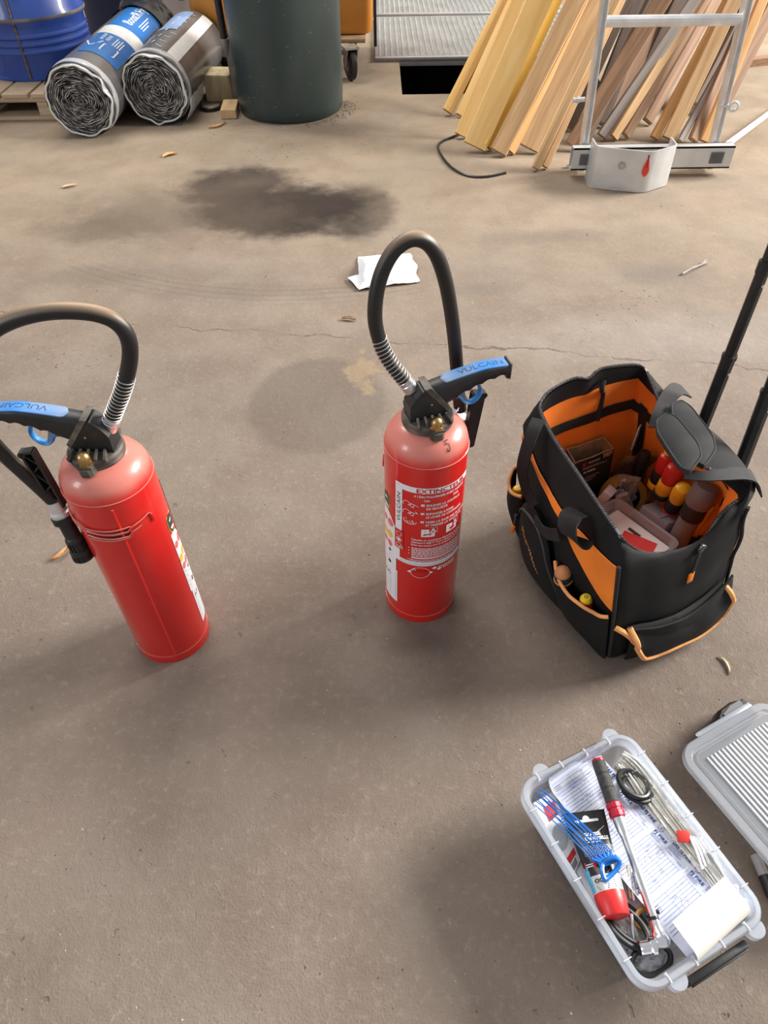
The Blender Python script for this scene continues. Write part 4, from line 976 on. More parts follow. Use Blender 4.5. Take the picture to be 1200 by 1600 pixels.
# hollow cross tube, open at both ends
x0, x1, zb, zt = 0.845, 1.545, 0.035, 0.125
m = MB(); ym = LY-0.05
for (cy, cz, sy, sz) in ((ym, zt-0.003, 0.05, 0.006), (ym, zb+0.003, 0.05, 0.006), (ym-0.022, (zb+zt)/2, 0.006, zt-zb), (ym+0.022, (zb+zt)/2, 0.006, zt-zb)): m.box(((x0+x1)/2, cy, cz), (x1-x0, sy, sz))
m.build('cross_tube', M_galv, lt, smooth=False)
for xa in (0.905, 1.475):
    m = MB(); m.box((xa, ym-0.028, 0.080), (0.055, 0.006, 0.045)); m.build('tube_slot', mat('slot_shadow_grey', (0.10, 0.10, 0.10), 0.6, var=0.2), lt, smooth=False)
# folded bracket
m = MB(); yb = ym-0.03
outl = [(0.912, yb), (0.912, 3.168), (0.918, 3.154), (0.930, 3.146), (1.085, 3.092), (1.110, 3.085), (1.132, 3.086), (1.152, 3.094), (1.238, 3.148), (1.250, 3.160), (1.254, 3.176), (1.254, yb)]
outer = [V((a, b, 0)) for a, b in outl]; n = len(outer)
th = 0.006; vs = []
for z in (0.004, 0.168):
    for i, p in enumerate(outer):
        t = (outer[min(i+1, n-1)]-outer[max(i-1, 0)]).normalized(); nr = V((t.y, -t.x, 0)); 
        zz = z
        vs += [V((p.x, p.y, zz)), V((p.x, p.y, zz)) - nr*th]
fs = []
for i in range(n-1):
    a, b = 2*i, 2*i+2; o_ = 2*n
    fs += [(a, b, b+o_, a+o_), (a+1, a+1+o_, b+1+o_, b+1), (a, a+1, b+1, b), (a+o_, b+o_, b+1+o_, a+1+o_)]
m.add(vs, fs); br = m.build('foot_bracket', M_galv, lt, angle=30)
m = MB(); m.lathe([(0.016, 0), (0.016, 0.006), (0.010, 0.006), (0.010, 0.014)], 6, (1.02, 3.114, 0.105), Matrix.Rotation(PI/2, 3, 'X')); m.build('bracket_bolt', mat('bolt_zinc', (0.45, 0.44, 0.42), 0.4, 0.8, var=0.2), br, smooth=False)
m = MB(); od = [(0, 0.045), (0.010, 0.012), (0.014, -0.012), (0.008, -0.030), (-0.004, -0.036), (-0.013, -0.022), (-0.013, 0.0)]
m.prism(od, 3.079, 3.095, lambda a, b, d: V((1.115+a, d, 0.105+b))); m.build('red_indicator', mat('red_indicator', (0.70, 0.05, 0.03), 0.4, var=0.2), br, smooth=False, label='red teardrop window')
m = MB(); m.box((1.115, 3.0835, 0.130), (0.003, 0.012, 0.05)); m.build('indicator_slit', M_inkblack, br, smooth=False)
# eye bolt, wing bolt, stabiliser rod
p = GY(1146, 166, LY-0.02)
m = MB(); m.tube([p + V((math.cos(a)*0.017, -0.004, math.sin(a)*0.017)) for a in [2*PI*i/20 for i in range(20)]], 0.006, 8, closed=True); m.tube([p + V((-0.05, 0.01, 0.0)), p + V((-0.015, 0, 0))], 0.006, 8); m.build('eye_bolt', M_galv, lt)
p = GY(906, 156, LY-0.02)
m = MB(); m.tube([p + V((-0.03, 0, -0.002)), p + V((0.02, 0, 0.002))], 0.010, 10); m.lathe([(0.013, 0), (0.013, 0.01)], 6, p + V((-0.012, 0, 0)), Matrix.Rotation(PI/2, 3, 'Y')); m.build('side_bolt', M_galv, lt)
a, b = GY(1128, 232, LY+0.02), G(1235, 153, 0.02)
m = MB(); m.bar(a, b, 0.028, 0.006, up=(0, -0.5, 1)); m.build('stabiliser_bar', mat('dull_aluminium_bar', (0.46, 0.44, 0.41), 0.5, 0.6, var=0.15), lt, smooth=False)
m = MB(); m.lathe([(0.011, 0), (0.012, 0.004), (0.012, 0.014), (0.009, 0.017), (0, 0.018)], 6, G(889, 262)); tag(m.build('hex_nut', M_galv, smooth=False), 'grey hex nut lying on the floor left of the ladder foot', 'nut')
# black strapping loop
ps = [G(u, v, z) for u, v, z in ((728, 204, .012), (712, 212, .006), (686, 224, .004), (688, 240, .004), (706, 262, .004), (733, 275, .004), (762, 276, .004), (790, 270, .004))]
m = MB(); m.tube(smooth_path(ps, 3), 0.006, 6); tag(m.build('plastic_strap', M_rubber), 'bent black plastic strap lying before the yellow boards', 'strap')

# ------------------------------------------------------------------ open tool bag on wheels with its contents
BO = V((0.451, 0.778, 0)); BYAW = math.atan2(0.437, 0.9)
BM = Matrix.Translation(BO) @ Matrix.Rotation(BYAW, 4, 'Z'); BI = BM.inverted(); BI3 = BI.to_3x3()
def LOC(u, v, axis, val):
    d = BI3 @ ray(u, v); c = BI @ V((0, 0, CAMH)); t = (val - c[axis])/d[axis]; return c + d*t
bag = thing('tool_bag', 'open black trolley tool bag with orange lining and telescopic handle', 'tool bag', BO, BYAW)
LB = lambda m, n, ma, p=None, **k: m.build(n, ma, p or bag, local=True, **k)
NS = 22
def resample(pts, n):
    P = smooth_path(pts, 8); L = [0]
    for a, b in zip(P[:-1], P[1:]): L.append(L[-1] + (b-a).length)
    out = []; j = 0
    for i in range(n):
        l = L[-1]*i/n
        while L[j+1] < l: j += 1
        out.append(P[j].lerp(P[j+1], (l-L[j])/max(1e-9, L[j+1]-L[j])))
    return out
def loop(fr, ri, ba, le): return resample(fr, NS) + resample(ri, NS) + resample(ba, NS) + resample(le, NS)
def soft(L, k=2):
    for _ in range(k): L = [(L[i-1] + L[i]*2 + L[(i+1) % len(L)])/4 for i in range(len(L))]
    return L
FLb, FRb, BRb, BLb = V((0.0, 0, 0.004)), V((0.30, 0.004, 0.004)), V((0.355, 0.39, 0.004)), V((0.05, 0.40, 0.004))
bot = soft(loop([FLb, V((0.15, -0.006, 0.004)), FRb], [FRb, V((0.338, 0.2, 0.004)), BRb], [BRb, V((0.2, 0.402, 0.004)), BLb], [BLb, V((0.015, 0.2, 0.004)), FLb]), 1)
FLs, FRs, BRs, BLs = V((-0.069, 0.0, 0.338)), V((0.212, 0.0, 0.348)), V((0.345, 0.40, 0.325)), V((0.008, 0.40, 0.322))
shl = soft(loop([FLs, V((0.02, -0.004, 0.315)), V((0.118, -0.006, 0.295)), V((0.17, -0.004, 0.315)), FRs], [FRs, V((0.292, 0.05, 0.335)), V((0.318, 0.14, 0.338)), V((0.328, 0.27, 0.330)), BRs],
                [BRs, V((0.18, 0.412, 0.325)), BLs], [BLs, V((-0.030, 0.26, 0.318)), V((-0.058, 0.13, 0.318)), FLs]), 1)
P_ = lambda u, v, y: LOC(u, v, 1, y)
Z_ = lambda u, v, z: LOC(u, v, 2, z)
rim_f = [Z_(970, 842, .384), P_(988, 858, .020), P_(1012, 867, .014), P_(1048, 865, .008), P_(1090, 852, .003), P_(1108, 834, .006), P_(1122, 808, .014), P_(1144, 788, .018), P_(1166, 776, .026), Z_(1176, 750, .362)]
rim_r = [Z_(1176, 750, .362), Z_(1150, 745, .376), Z_(1118, 742, .385), Z_(1085, 718, .388), Z_(1058, 682, .388), Z_(1034, 640, .386), Z_(1020, 606, .382), P_(1010, 583, .388)]
rim_b = [P_(1010, 583, .388), P_(1000, 572, .394), P_(962, 574, .398), P_(930, 581, .400), P_(921, 597, .392), P_(904, 591, .396), P_(872, 604, .398), P_(850, 620, .394), Z_(842, 640, .378)]
rim_l = [Z_(842, 640, .378), Z_(862, 682, .380), Z_(900, 738, .384), Z_(940, 798, .386), Z_(970, 842, .384)]
rim = soft(loop(rim_f, rim_r, rim_b, rim_l), 1)
NL = len(rim)
def bulge_at(i, t):
    side, s = divmod(i, NS); s = s/NS
    k = math.sin(PI*s)**0.8*math.sin(PI*min(1, t)**0.7) if 0 < t < 1 else 0
    amp = (0.012, 0.022, 0.012, 0.022)[side]
    return ((V((0, -1, 0)), V((1, 0.0, 0)), V((0, 1, 0)), V((-1, 0, 0)))[side])*amp*k
def shell(i, t):
    """t 0..1 floor to shoulder, 1..2 shoulder to rim; i real loop position"""
    i0 = int(math.floor(i)) % NL; i1 = (i0+1) % NL; f = i - math.floor(i)
    if t <= 1:
        p = bot[i0].lerp(shl[i0], t) + bulge_at(i0, t); q = bot[i1].lerp(shl[i1], t) + bulge_at(i1, t)
    else:
        k = t-1; p = shl[i0].lerp(rim[i0], k); q = shl[i1].lerp(rim[i1], k)
        arch = 0.010*math.sin(PI*k); p = p + V((0, 0, arch)); q = q + V((0, 0, arch))
    p = p.lerp(q, f)
    n1 = noise.noise(p*11)*0.006 + noise.noise(p*28+V((3, 1, 0)))*0.0022
    e = min(1, t*4)
    c = V((0.14, 0.2, p.z)); d = (p-c).normalized()
    return p + d*n1*e
def side_pt(side, s, t): return shell(side*NS + s*NS*0.999, t)
def side_n(side, s, t):
    e = 0.01; s = max(.011, min(.989, s)); a = side_pt(side, s+e, t) - side_pt(side, s-e, t); b = side_pt(side, s, t+e) - side_pt(side, s, max(0, t-e))
    return a.cross(b).normalized()
ts = [0, .06, .15, .25, .35, .45, .55, .65, .75, .85, .93, 1.0, 1.15, 1.35, 1.55, 1.75, 1.9, 2.0]
m = MB(); nt_ = len(ts); sub = 1
vs = [shell(i, t) for i in range(NL) for t in ts]
fs = [(i*nt_+j, ((i+1) % NL)*nt_+j, ((i+1) % NL)*nt_+j+1, i*nt_+j+1) for i in range(NL) for j in range(nt_-1)]
m.add(vs, fs + [tuple(i*nt_ for i in range(NL-1, -1, -1))]); LB(m, 'outer_shell', M_fabric, angle=70)
# rim band folded inside, then the orange lining
ctr = V((0.14, 0.2, 0))
def shrink(p, k): 
    c = V((0.135, 0.2, p.z)); d = p-c; l = d.length; return c + d*max(0.1, (l-k)/l)
inn_s = [shrink(p, 0.014) for p in shl]; inn_b = [shrink(p, 0.020) + V((0, 0, 0.055)) for p in bot]
def inner(i, k):
    """k 0 at the rim .. 1 at inner shoulder .. 2 at the bag floor"""
    i0 = int(math.floor(i)) % NL; i1 = (i0+1) % NL; f = i - math.floor(i)
    def at_(j):
        r_ = shrink(rim[j], 0.004)
        lo = V((r_.x, r_.y, 0)) 
        a = inn_s[j].copy()
        if a.z > r_.z - 0.05: a = V((a.x*0.6+r_.x*0.4, a.y*0.6+r_.y*0.4, r_.z-0.055))
        if k <= 1: return r_.lerp(a, k)
        kk = (k-1); b = inn_b[j]; p = a.lerp(b, kk); return p
    p = at_(i0).lerp(at_(i1), f)
    return p + V((noise.noise(p*13), noise.noise(p*13+V((7, 0, 0))), 0))*0.006*min(1, k)
def inner_mesh(k0, k1, nk, i0=0, i1=NL, off=0.0):
    m = MB(); ks = [k0 + (k1-k0)*j/nk for j in range(nk+1)]; cnt = int(i1-i0); full = cnt == NL
    idx = [i0+a for a in range(cnt if full else cnt+1)]
    vs = []
    for i in idx:
        for k in ks: p = inner(i, k); vs.append(shrink(p, off) if off else p)
    n_ = len(idx); w_ = len(ks)
    fs = [(a*w_+j, a*w_+j+1, ((a+1) % n_)*w_+j+1, ((a+1) % n_)*w_+j) for a in range(n_ if full else n_-1) for j in range(w_-1)]
    m.add(vs, fs); m.keepn = True; return m
LB(inner_mesh(0, 0.62, 4), 'rim_band', M_fabric, angle=70)
LB(inner_mesh(0.62, 2.0, 14), 'lining', M_orange, angle=70)
m = MB(); m.add([inner(i, 2.0) for i in range(NL)], [tuple(range(NL))]); LB(m, 'base_panel', M_fabric, smooth=False)
# black webbing sewn on the lining: along the back wall and down the corner, loop at the notch
LB(inner_mesh(1.12, 1.22, 1, 2*NS-6, 3*NS, 0.003), 'lining_webbing', M_web)
LB(inner_mesh(1.12, 1.22, 1, NS+4, 2*NS-5, 0.003), 'lining_webbing', M_web)
LB(inner_mesh(1.1, 2.0, 8, 2*NS-2, 2*NS, 0.004), 'lining_webbing', M_web)
m = MB(); ps = [inner(2*NS+8.5 + 0.4*math.sin(j), 0.3+0.13*j) for j in range(8)]; ps = [shrink(p, 0.006+0.006*math.sin(j*0.9)) for j, p in enumerate(ps)]; m.tube(smooth_path(ps, 3), 0.0055, 8); LB(m, 'fold_loop', M_web)
# zip all round the rim, slider and pull
m = MB(); m.tube([p + V((0, 0, 0.002)) for p in rim], 0.0032, 6, closed=True); zp = LB(m, 'zip', M_zip)
m = MB()
for i in range(0, NL*3):
    a = rim[(i//3) % NL].lerp(rim[(i//3+1) % NL], (i % 3)/3); b = rim[(i//3+1) % NL]; d = (b-rim[(i//3) % NL]).normalized()
    m.bar(a + V((0, 0, 0.004)) - d*0.0016, a + V((0, 0, 0.004)) + d*0.0016, 0.006, 0.0025)
o = LB(m, 'zip_teeth', M_zip, zp, smooth=False); o['kind'] = 'stuff'
zs = P_(1096, 856, -0.006)
m = MB(); m.box(zs, (0.014, 0.008, 0.016), Matrix.Rotation(0.5, 3, 'Y'), bev=0.002); zsl = LB(m, 'zip_slider', mat('gunmetal', (0.10, 0.10, 0.10), 0.35, 0.8, var=0.3), bag)
z1, z2 = P_(1094, 862, -0.012), P_(1083, 893, -0.014)
m = MB(); m.bar(z1, z2, 0.009, 0.003, up=(0, -1, 0.2), bev=0.001); m.tube([z2, P_(1080, 898, -0.014)], 0.002, 6); LB(m, 'zip_pull', M_web, zsl)
z3, z4 = P_(1081, 895, -0.014), P_(1077, 909, -0.013)
m = MB(); m.bar(z3, z4, 0.013, 0.004, up=(0, -1, 0.2), bev=0.0018); LB(m, 'pull_tab', M_orange, zsl, label='orange pull tab')
# helper: panels lying on an outer side with their own offset
def panel(name, side, fs_, mtl, nu=18, nv=10, parent=None, th=0.004, label=None):
    m = MB(); m.slab(lambda u, v: (lambda s, t, o: (side_pt(side, s, t) + side_n(side, s, t)*o, side_n(side, s, t)))(*fs_(u, v)), nu, nv, th)
    return LB(m, name, mtl, parent, angle=60, label=label)
def edge_tube(name, pts, r, mtl, parent=None, flat=1.0, label=None):
    m = MB(); m.tube(smooth_path(pts, 4), r, 8, flat=flat); return LB(m, name, mtl, parent, label=label)
# corner piping and orange stripe on the left side
edge_tube('corner_piping', [shell(0.0, t) + V((-0.004, -0.004, 0)) for t in ts[1:12]], 0.0035, M_web)
edge_tube('corner_piping', [shell(NS, t) + V((0.003, -0.003, 0)) for t in ts[1:12]], 0.0035, M_web)
def stripe(u, v):
    s = 0.06 + 0.935*u; hi = 0.985 - 0.015*math.sin(PI*u)
    wd = 0.05 + 0.33*max(0, (u-0.55)/0.45)**1.0 + 0.035*u
    lo = hi - wd
    return s, lo + (hi-lo)*v, 0.003
panel('side_stripe', 3, stripe, M_orange, 30, 5, th=0.002, label='orange stripe along the side')
# near open side pocket, with piping and a stowed screwdriver; far pocket
def pocket(name, s0, s1, tt0, tt1, bulge, nu=18):
    def fn(u, v):
        s = s0 + (s1-s0)*u; top = tt0 + (tt1-tt0)*u - 0.05*math.sin(PI*u)
        return s, 0.01 + (top-0.01)*v, 0.004 + bulge*(math.sin(PI*(0.04+0.92*u))**0.6)*(0.25+0.75*math.sin(PI*0.5*min(1, v*1.6)))
    pk = panel(name, 3, fn, M_fabric, nu, 12)
    pts = []
    for k in range(13):
        s, t, o = fn(k/12, 1.0); pts.append(side_pt(3, s, t) + side_n(3, s, t)*(o+0.003))
    edge_tube('pocket_piping', pts, 0.0038, M_piping, pk, label='faded orange edge piping')
    return fn
pf = pocket('side_pocket', 0.63, 0.99, 0.58, 0.545, 0.022)
pb = pocket('side_pocket', 0.02, 0.22, 0.64, 0.62, 0.024)
# arched zipped pocket between them with stitched lettering
def arch(u, v):
    s = 0.17 + 0.50*u; top = 0.12 + 0.62*math.sin(PI*min(1, max(0, 0.06+0.94*u)))**0.55
    return s, 0.01 + (top-0.01)*v, 0.006 + 0.024*math.sin(PI*(0.05+0.9*u))**0.7*math.sin(PI*(0.12+0.80*v))**0.7
ap = panel('arched_pocket', 3, arch, M_fabric, 24, 14)
pts = []
for k in range(25):
    s, t, o = arch(k/24, 0.93); pts.append(side_pt(3, s, t) + side_n(3, s, t)*(o+0.005))
edge_tube('pocket_zip', pts, 0.003, mat('grey_zip_tape', (0.05, 0.05, 0.055), 0.5, 0.2, var=0.2), ap)
s, t, o = arch(0.10, 0.85); a = side_pt(3, s, t) + side_n(3, s, t)*(o+0.012)
m = MB(); m.box(a, (0.008, 0.008, 0.012), bev=0.002); m.bar(a, a + V((-0.003, 0.0, -0.028)), 0.007, 0.003, up=(-1, 0, 0), bev=0.001); LB(m, 'pocket_slider', M_zip, ap)
m = MB(); m.bar(a + V((-0.003, 0, -0.026)), a + V((-0.006, 0, -0.046)), 0.010, 0.004, up=(-1, 0, 0), bev=0.0015); LB(m, 'pull_tab', M_orange, ap, label='orange pull tab')
def stitch(a, b):
    u = 0.36 + a*0.72; v = 0.70 - 0.16*a/0.5 + b*0.8
    s, t, o = arch(u, v); return side_pt(3, s, t) + side_n(3, s, t)*(o+0.0058)
m = MB(); put_text(m, 'Magnusson', stitch, 0.0, 0.0, 0.11, width=0.52, shear=0.15); m.keepn = True
LB(m, 'stitched_lettering', M_piping, ap, smooth=False)
# front pocket, its flap with piping, and the little loop beside it
def fpk(u, v):
    s = 0.10 + 0.88*u; top = 0.40
    return s, 0.01 + (top-0.01)*v, 0.004 + 0.022*math.sin(PI*(0.08+0.84*u))**0.5*math.sin(PI*(0.15+0.6*v))
panel('front_pocket', 0, fpk, M_fabric, 18, 10)
def flap(u, v):
    s = 0.10 + 0.80*u + 0.02*v; t = 0.405 - 0.01*u - (0.32-0.03*u)*v*(1 - 0.45*abs(2*u-1)**7)
    return s, max(0.02, t), 0.006 + 0.026*math.sin(PI*0.5*min(1, v*1.5))
fl = panel('pocket_flap', 0, flap, M_fabric, 20, 12, th=0.005)
pts = []
for k in range(8): s, t, o = flap(0.0, k/8*0.86); pts.append((s, t, o))
for k in range(1, 20): s, t, o = flap(0.02+0.96*k/20, 1.0); pts.append((s, t, o))
for k in range(8): s, t, o = flap(1.0, 0.86-k/8*0.86); pts.append((s, t, o))
edge_tube('flap_piping', [side_pt(0, s, t) + side_n(0, s, t)*(o+0.003) for s, t, o in pts], 0.0058, M_piping, fl, label='faded orange edge piping')
edge_tube('webbing_loop', [side_pt(0, s, t) + side_n(0, s, t)*o for s, t, o in ((0.015, .40, .004), (0.05, .39, .010), (0.085, .34, .018), (0.12, .29, .024), (0.16, .28, .028))], 0.0055, M_piping, label='faded orange webbing loop')
# webbing straps
def ribbon(name, pts, wdir, wd, th=0.003, mtl=M_web, parent=None, n=5):
    P = smooth_path(pts, n); m = MB(); k = len(P); vs = []
    for i, p in enumerate(P):
        t = (P[min(i+1, k-1)]-P[max(i-1, 0)]).normalized(); q = i/(k-1)
        wv = wdir(q) if callable(wdir) else V(wdir); wv = (wv - t*wv.dot(t)).normalized(); nr = t.cross(wv)
        w_ = wd(q) if callable(wd) else wd
        vs += [p - wv*w_/2 - nr*th/2, p + wv*w_/2 - nr*th/2, p + wv*w_/2 + nr*th/2, p - wv*w_/2 + nr*th/2]
    fs = [(4*i+a, 4*i+(a+1) % 4, 4*i+4+(a+1) % 4, 4*i+4+a) for i in range(k-1) for a in range(4)] + [(0, 1, 2, 3), (4*k-1, 4*k-2, 4*k-3, 4*k-4)]
    m.add(vs, fs); return LB(m, name, mtl, parent, angle=50)
L_ = lambda u, v, x: LOC(u, v, 0, x)
ribbon('carry_strap', [L_(842, 655, -.01), L_(832, 675, -.035), L_(822, 705, -.055), L_(816, 735, -.065), L_(822, 765, -.06), L_(835, 790, -.055)], (0.25, -1, 0), 0.026)
ribbon('carry_strap', [L_(905, 800, -.066), L_(893, 806, -.088), L_(888, 822, -.102), L_(893, 840, -.104), L_(904, 848, -.092), L_(912, 842, -.076)], (0.1, 1, -0.25), lambda q: 0.038 + 0.010*math.sin(PI*q))
ribbon('carry_strap', [L_(872, 836, -.088), L_(852, 832, -.074), L_(836, 812, -.066)], (0, 0.4, 1), 0.024)
ribbon('carry_strap', [Z_(1072, 612, .335), Z_(1058, 608, .372), Z_(1044, 622, .400), Z_(1033, 645, .412), Z_(1024, 668, .402)], lambda q: V((0.3, 1, 0)), lambda q: 0.036 - 0.008*q)
ribbon('carry_strap', [Z_(1070, 742, .405), Z_(1100, 744, .410), Z_(1130, 742, .408), Z_(1160, 740, .395), Z_(1178, 746, .375), LOC(1184, 765, 1, .05)], (0.35, 1, 0.15), lambda q: 0.018 + 0.016*q)
def pad(name, corners, z, zb, r_):
    """a stitched pad: rounded quad, slightly arched"""
    c = [Z_(u, v, zz) for (u, v), zz in zip(corners, z)]
    def fn(u, v):
        # round the corners of the unit square
        a, b = 2*u-1, 2*v-1
        k = 1 - 0.26*abs(b)**r_; l = 1 - 0.16*abs(a)**r_
        u2, v2 = (a*k+1)/2, (b*l+1)/2
        p = c[0].lerp(c[1], u2).lerp(c[3].lerp(c[2], u2), v2)
        return p + V((0, 0, zb*(1-a*a)*(1-b*b)**0.5)), V((0, 0, 1))
    m = MB(); m.slab(fn, 14, 18, 0.009)
    o = LB(m, name, mat('dark_grey_pad', (0.020, 0.020, 0.022), 0.8, col2=(0.027, 0.026, 0.027), scale=20, bump=0.4, bscale=600, spec=0.3), angle=60)
    pts = []
    for k in range(40):
        q = k/40*4; e = int(q); f = q-e; uv = ((f, 0), (1, f), (1-f, 1), (0, 1-f))[e]
        p, n = fn(0.5+(uv[0]-.5)*0.99, 0.5+(uv[1]-.5)*0.99); pts.append(p + n*0.0085)
    m = MB(); m.tube(pts, 0.0022, 6, closed=True); LB(m, 'pad_binding', M_web, o)
    return o
pad('grip_pad', [(1040, 640), (1068, 628), (1122, 700), (1092, 745)], [.412, .408, .408, .412], 0.004, 6)
pad('grip_pad', [(1016, 668), (1046, 646), (1100, 712), (1070, 752)], [.426, .430, .430, .424], 0.005, 6)
# telescopic trolley handle
def octo(a, b, r): 
    m = MB(); d = (b-a); q = d.to_track_quat('Z', 'Y').to_matrix(); m.lathe([(r, 0), (r, d.length)], 8, a, q @ Matrix.Rotation(PI/8, 3, 'Z')); return m
for u, v, yy, uc, vc in ((1107, 640, .246, 1140, 556), (1166, 704, .136, 1201, 612)):
    a = LOC(u, v, 0, .366); c = LOC(uc, vc, 0, .366); d = (c-a).normalized(); lo = a - d*(a.z-0.03)/d.z
    ot = LB(octo(lo, c, 0.0135), 'handle_tube', M_black, angle=30)
    LB(octo(c - d*0.006, c + d*0.003, 0.0148), 'tube_collar', M_black, ot, angle=30)
    mid = c + d*0.19
    t2 = LB(octo(c, mid, 0.0112), 'telescopic_tube', M_black, angle=30); LB(octo(mid - d*0.02, mid + d*0.003, 0.0130), 'tube_collar', M_black, t2, angle=30)
    LB(octo(mid, mid + d*0.17, 0.0092), 'telescopic_tube', M_black, angle=30)
    for bb in (c - d*0.035, mid - d*0.04):
        m = MB(); m.lathe([(0.003, 0), (0.003, 0.002), (0, 0.003)], 10, bb + V((-0.001, -0.0135 if bb.z < c.z else -0.011, 0)), Matrix.Rotation(PI/2, 3, 'X')); LB(m, 'lock_pin', M_steel, ot if bb.z < c.z else t2)
    if yy > .2: g0 = mid + d*0.17
    else: g1 = mid + d*0.17
m = MB(); m.tube([g0 + (g0-g1)*0.15, g0, g1, g1 + (g1-g0)*0.15], 0.016, 14); LB(m, 'grip', M_black)

# contents (each its own thing, standing or lying in the bag)
def inb(o): return o
BT = lambda name, label, cat, loc=(0.15, 0.2, 0.055), group=None: thing(name, label, cat, BM @ V(loc), BYAW, group)
def IB(m, n, ma, t, **k):
    m.v = [BM @ p for p in m.v]; return m.build(n, ma, t, **k)
# cardboard box, open top
t = BT('cardboard_box', 'black printed cardboard box standing open at the back of the tool bag', 'box', (.185, .357, .055))
c4 = [V((.118, .333, .222)), V((.226, .336, .219)), V((.233, .379, .219)), V((.130, .381, .222))]
b4 = [V((.135, .328, .058)), V((.240, .331, .058)), V((.245, .373, .058)), V((.143, .374, .058))]
k1 = mat('black_printed_card', (0.012, 0.012, 0.013), 0.55, var=0.4, scale=20); k2 = mat('raw_cardboard', (0.34, 0.22, 0.13), 0.85, var=0.2, scale=60)
def wall(a, b, la, lb, nrm):
    m = MB(); n = V(nrm)*0.003; vs = []; k = 9
    for i in range(k+1):
        f = i/k; top = a.lerp(b, f) + V((0, 0, 0.0025*noise.noise(V((f*6, a.x*40, 0))))); low = la.lerp(lb, f); vs += [top, low, low+n, top+n]
    fs = []; ms = []
    for i in range(k):
        for j, mi in ((0, 0), (1, 1), (2, 1), (3, 1)): fs.append((4*i+j, 4*i+(j+1) % 4, 4*i+4+(j+1) % 4, 4*i+4+j)); ms.append(mi)
    m.add(vs, fs); m.m = ms; return m
cx_ = (c4[0]+c4[2])/2
for i in range(4):
    j = (i+1) % 4; nr = ((cx_-(c4[i]+c4[j])/2)); nr.z = 0; nr.normalize()
    o = IB(wall(c4[i], c4[j], b4[i], b4[j], nr), 'wall_panel', [k1, k2], t, smooth=False)
    if i == 0: fp = o
m = MB(); m.add(b4, [(0, 1, 2, 3)]); IB(m, 'box_base', k1, t, smooth=False)
def cf(a, b):   # a to the right, b down from top edge, metres
    f = a/0.108; top = c4[0].lerp(c4[1], f); low = b4[0].lerp(b4[1], f); d = (low-top).normalized(); return top + d*b + V((0.0, -0.0012, 0))
m = MB(); fy = lambda a, b: cf(a, -b)
put_rect(m, fy, 0.034, -0.0165, 0.072, -0.0075, 1); 
for k in range(7): put_line(m, lambda a, b: fy(a, b) + V((0, -.0008, 0)), [(0.0375+k*0.0045, -0.0123), (0.0408+k*0.0045, -0.0123)], 0.0042, 0)

put_line(m, fy, [(0.022, -0.018), (0.031, -0.009)], 0.0028, 2); put_line(m, fy, [(0.022, -0.010), (0.030, -0.018)], 0.0028, 2)
put_text(m, 'PORTATIVE 6 en 1', fy, 0.024, -0.030, 0.010, width=0.066, bold=.0003); put_line(m, fy, [(0.026, -0.039), (0.034, -0.039)], 0.005, 0); put_line(m, fy, [(0.037, -0.039), (0.060, -0.039)], 0.005, 0)
for k in range(3): put_line(m, fy, [(0.034, -0.056-k*0.006), (0.074-0.01*k, -0.056-k*0.006)], 0.0014, 0)
put_poly(m, fy, [(0.076, -0.001), (0.105, -0.001), (0.103, -0.009), (0.096, -0.016), (0.086, -0.013), (0.080, -0.016)], 3); put_poly(m, lambda a, b: fy(a, b) + V((0, -.0008, 0)), [(0.094, -0.008), (0.100, -0.006), (0.098, -0.013), (0.093, -0.014)], 2)
m.keepn = True; IB(m, 'box_lettering', [mat('grey_white_print', (0.55, 0.54, 0.53), 0.6, var=.1), mat('grey_print_bar', (0.05, 0.05, 0.05), 0.6, var=.1), M_inkred, k2], fp, smooth=False)
# clear tray with paper slip
M_tray = clear('clear_tray_plastic', (0.72, 0.70, 0.74), 0.45, 0.2, 0.2)
t = BT('plastic_tray', 'clear plastic tray with a white and red slip at the bag front', 'tray', (.13, .17, .056))
yw = Matrix.Rotation(0.18, 3, 'Z')
tc_ = V((.128, .160, 0))
def trp(x, y, z): return tc_ + yw @ V((x, y, 0)) + V((0, 0, z))
for nm, ins, z0, z1 in (('tray_wall', 0.0, 0.058, 0.160),):
    m = MB(); o1 = rrect(-.075, .075, -.085, .085, .018, 5); o2 = rrect(-.068, .068, -.078, .078, .014, 5); n_ = len(o1)
    vs = [trp(x*.93, y*.93, z0) for x, y in o1] + [trp(x, y, z1) for x, y in o1] + [trp(x, y, z1) for x, y in o2] + [trp(x*.93, y*.93, z1-0.02) for x, y in o2]
    fs = [(r_*n_+i, r_*n_+(i+1) % n_, (r_+1)*n_+(i+1) % n_, (r_+1)*n_+i) for r_ in range(3) for i in range(n_)] + [tuple(range(n_-1, -1, -1)), tuple(3*n_+i for i in range(n_))]
    m.add(vs, fs); IB(m, 'tray_shell', M_tray, t)
m = MB(); m.box(trp(0, -0.004, 0.1425), (0.118, 0.138, 0.002), yw); m.box(trp(-0.012, -0.034, 0.1437), (0.100, 0.07, 0.0015), yw @ Matrix.Rotation(0.35, 3, 'Z'), 1); m.box(trp(0.035, 0.0, 0.1437), (0.008, 0.03, 0.001), yw, 2)
IB(m, 'paper_slip', [mat('grey_white_slip', (0.72, 0.70, 0.70), 0.6, var=.05), M_inkred, M_inkblack], t, smooth=False)
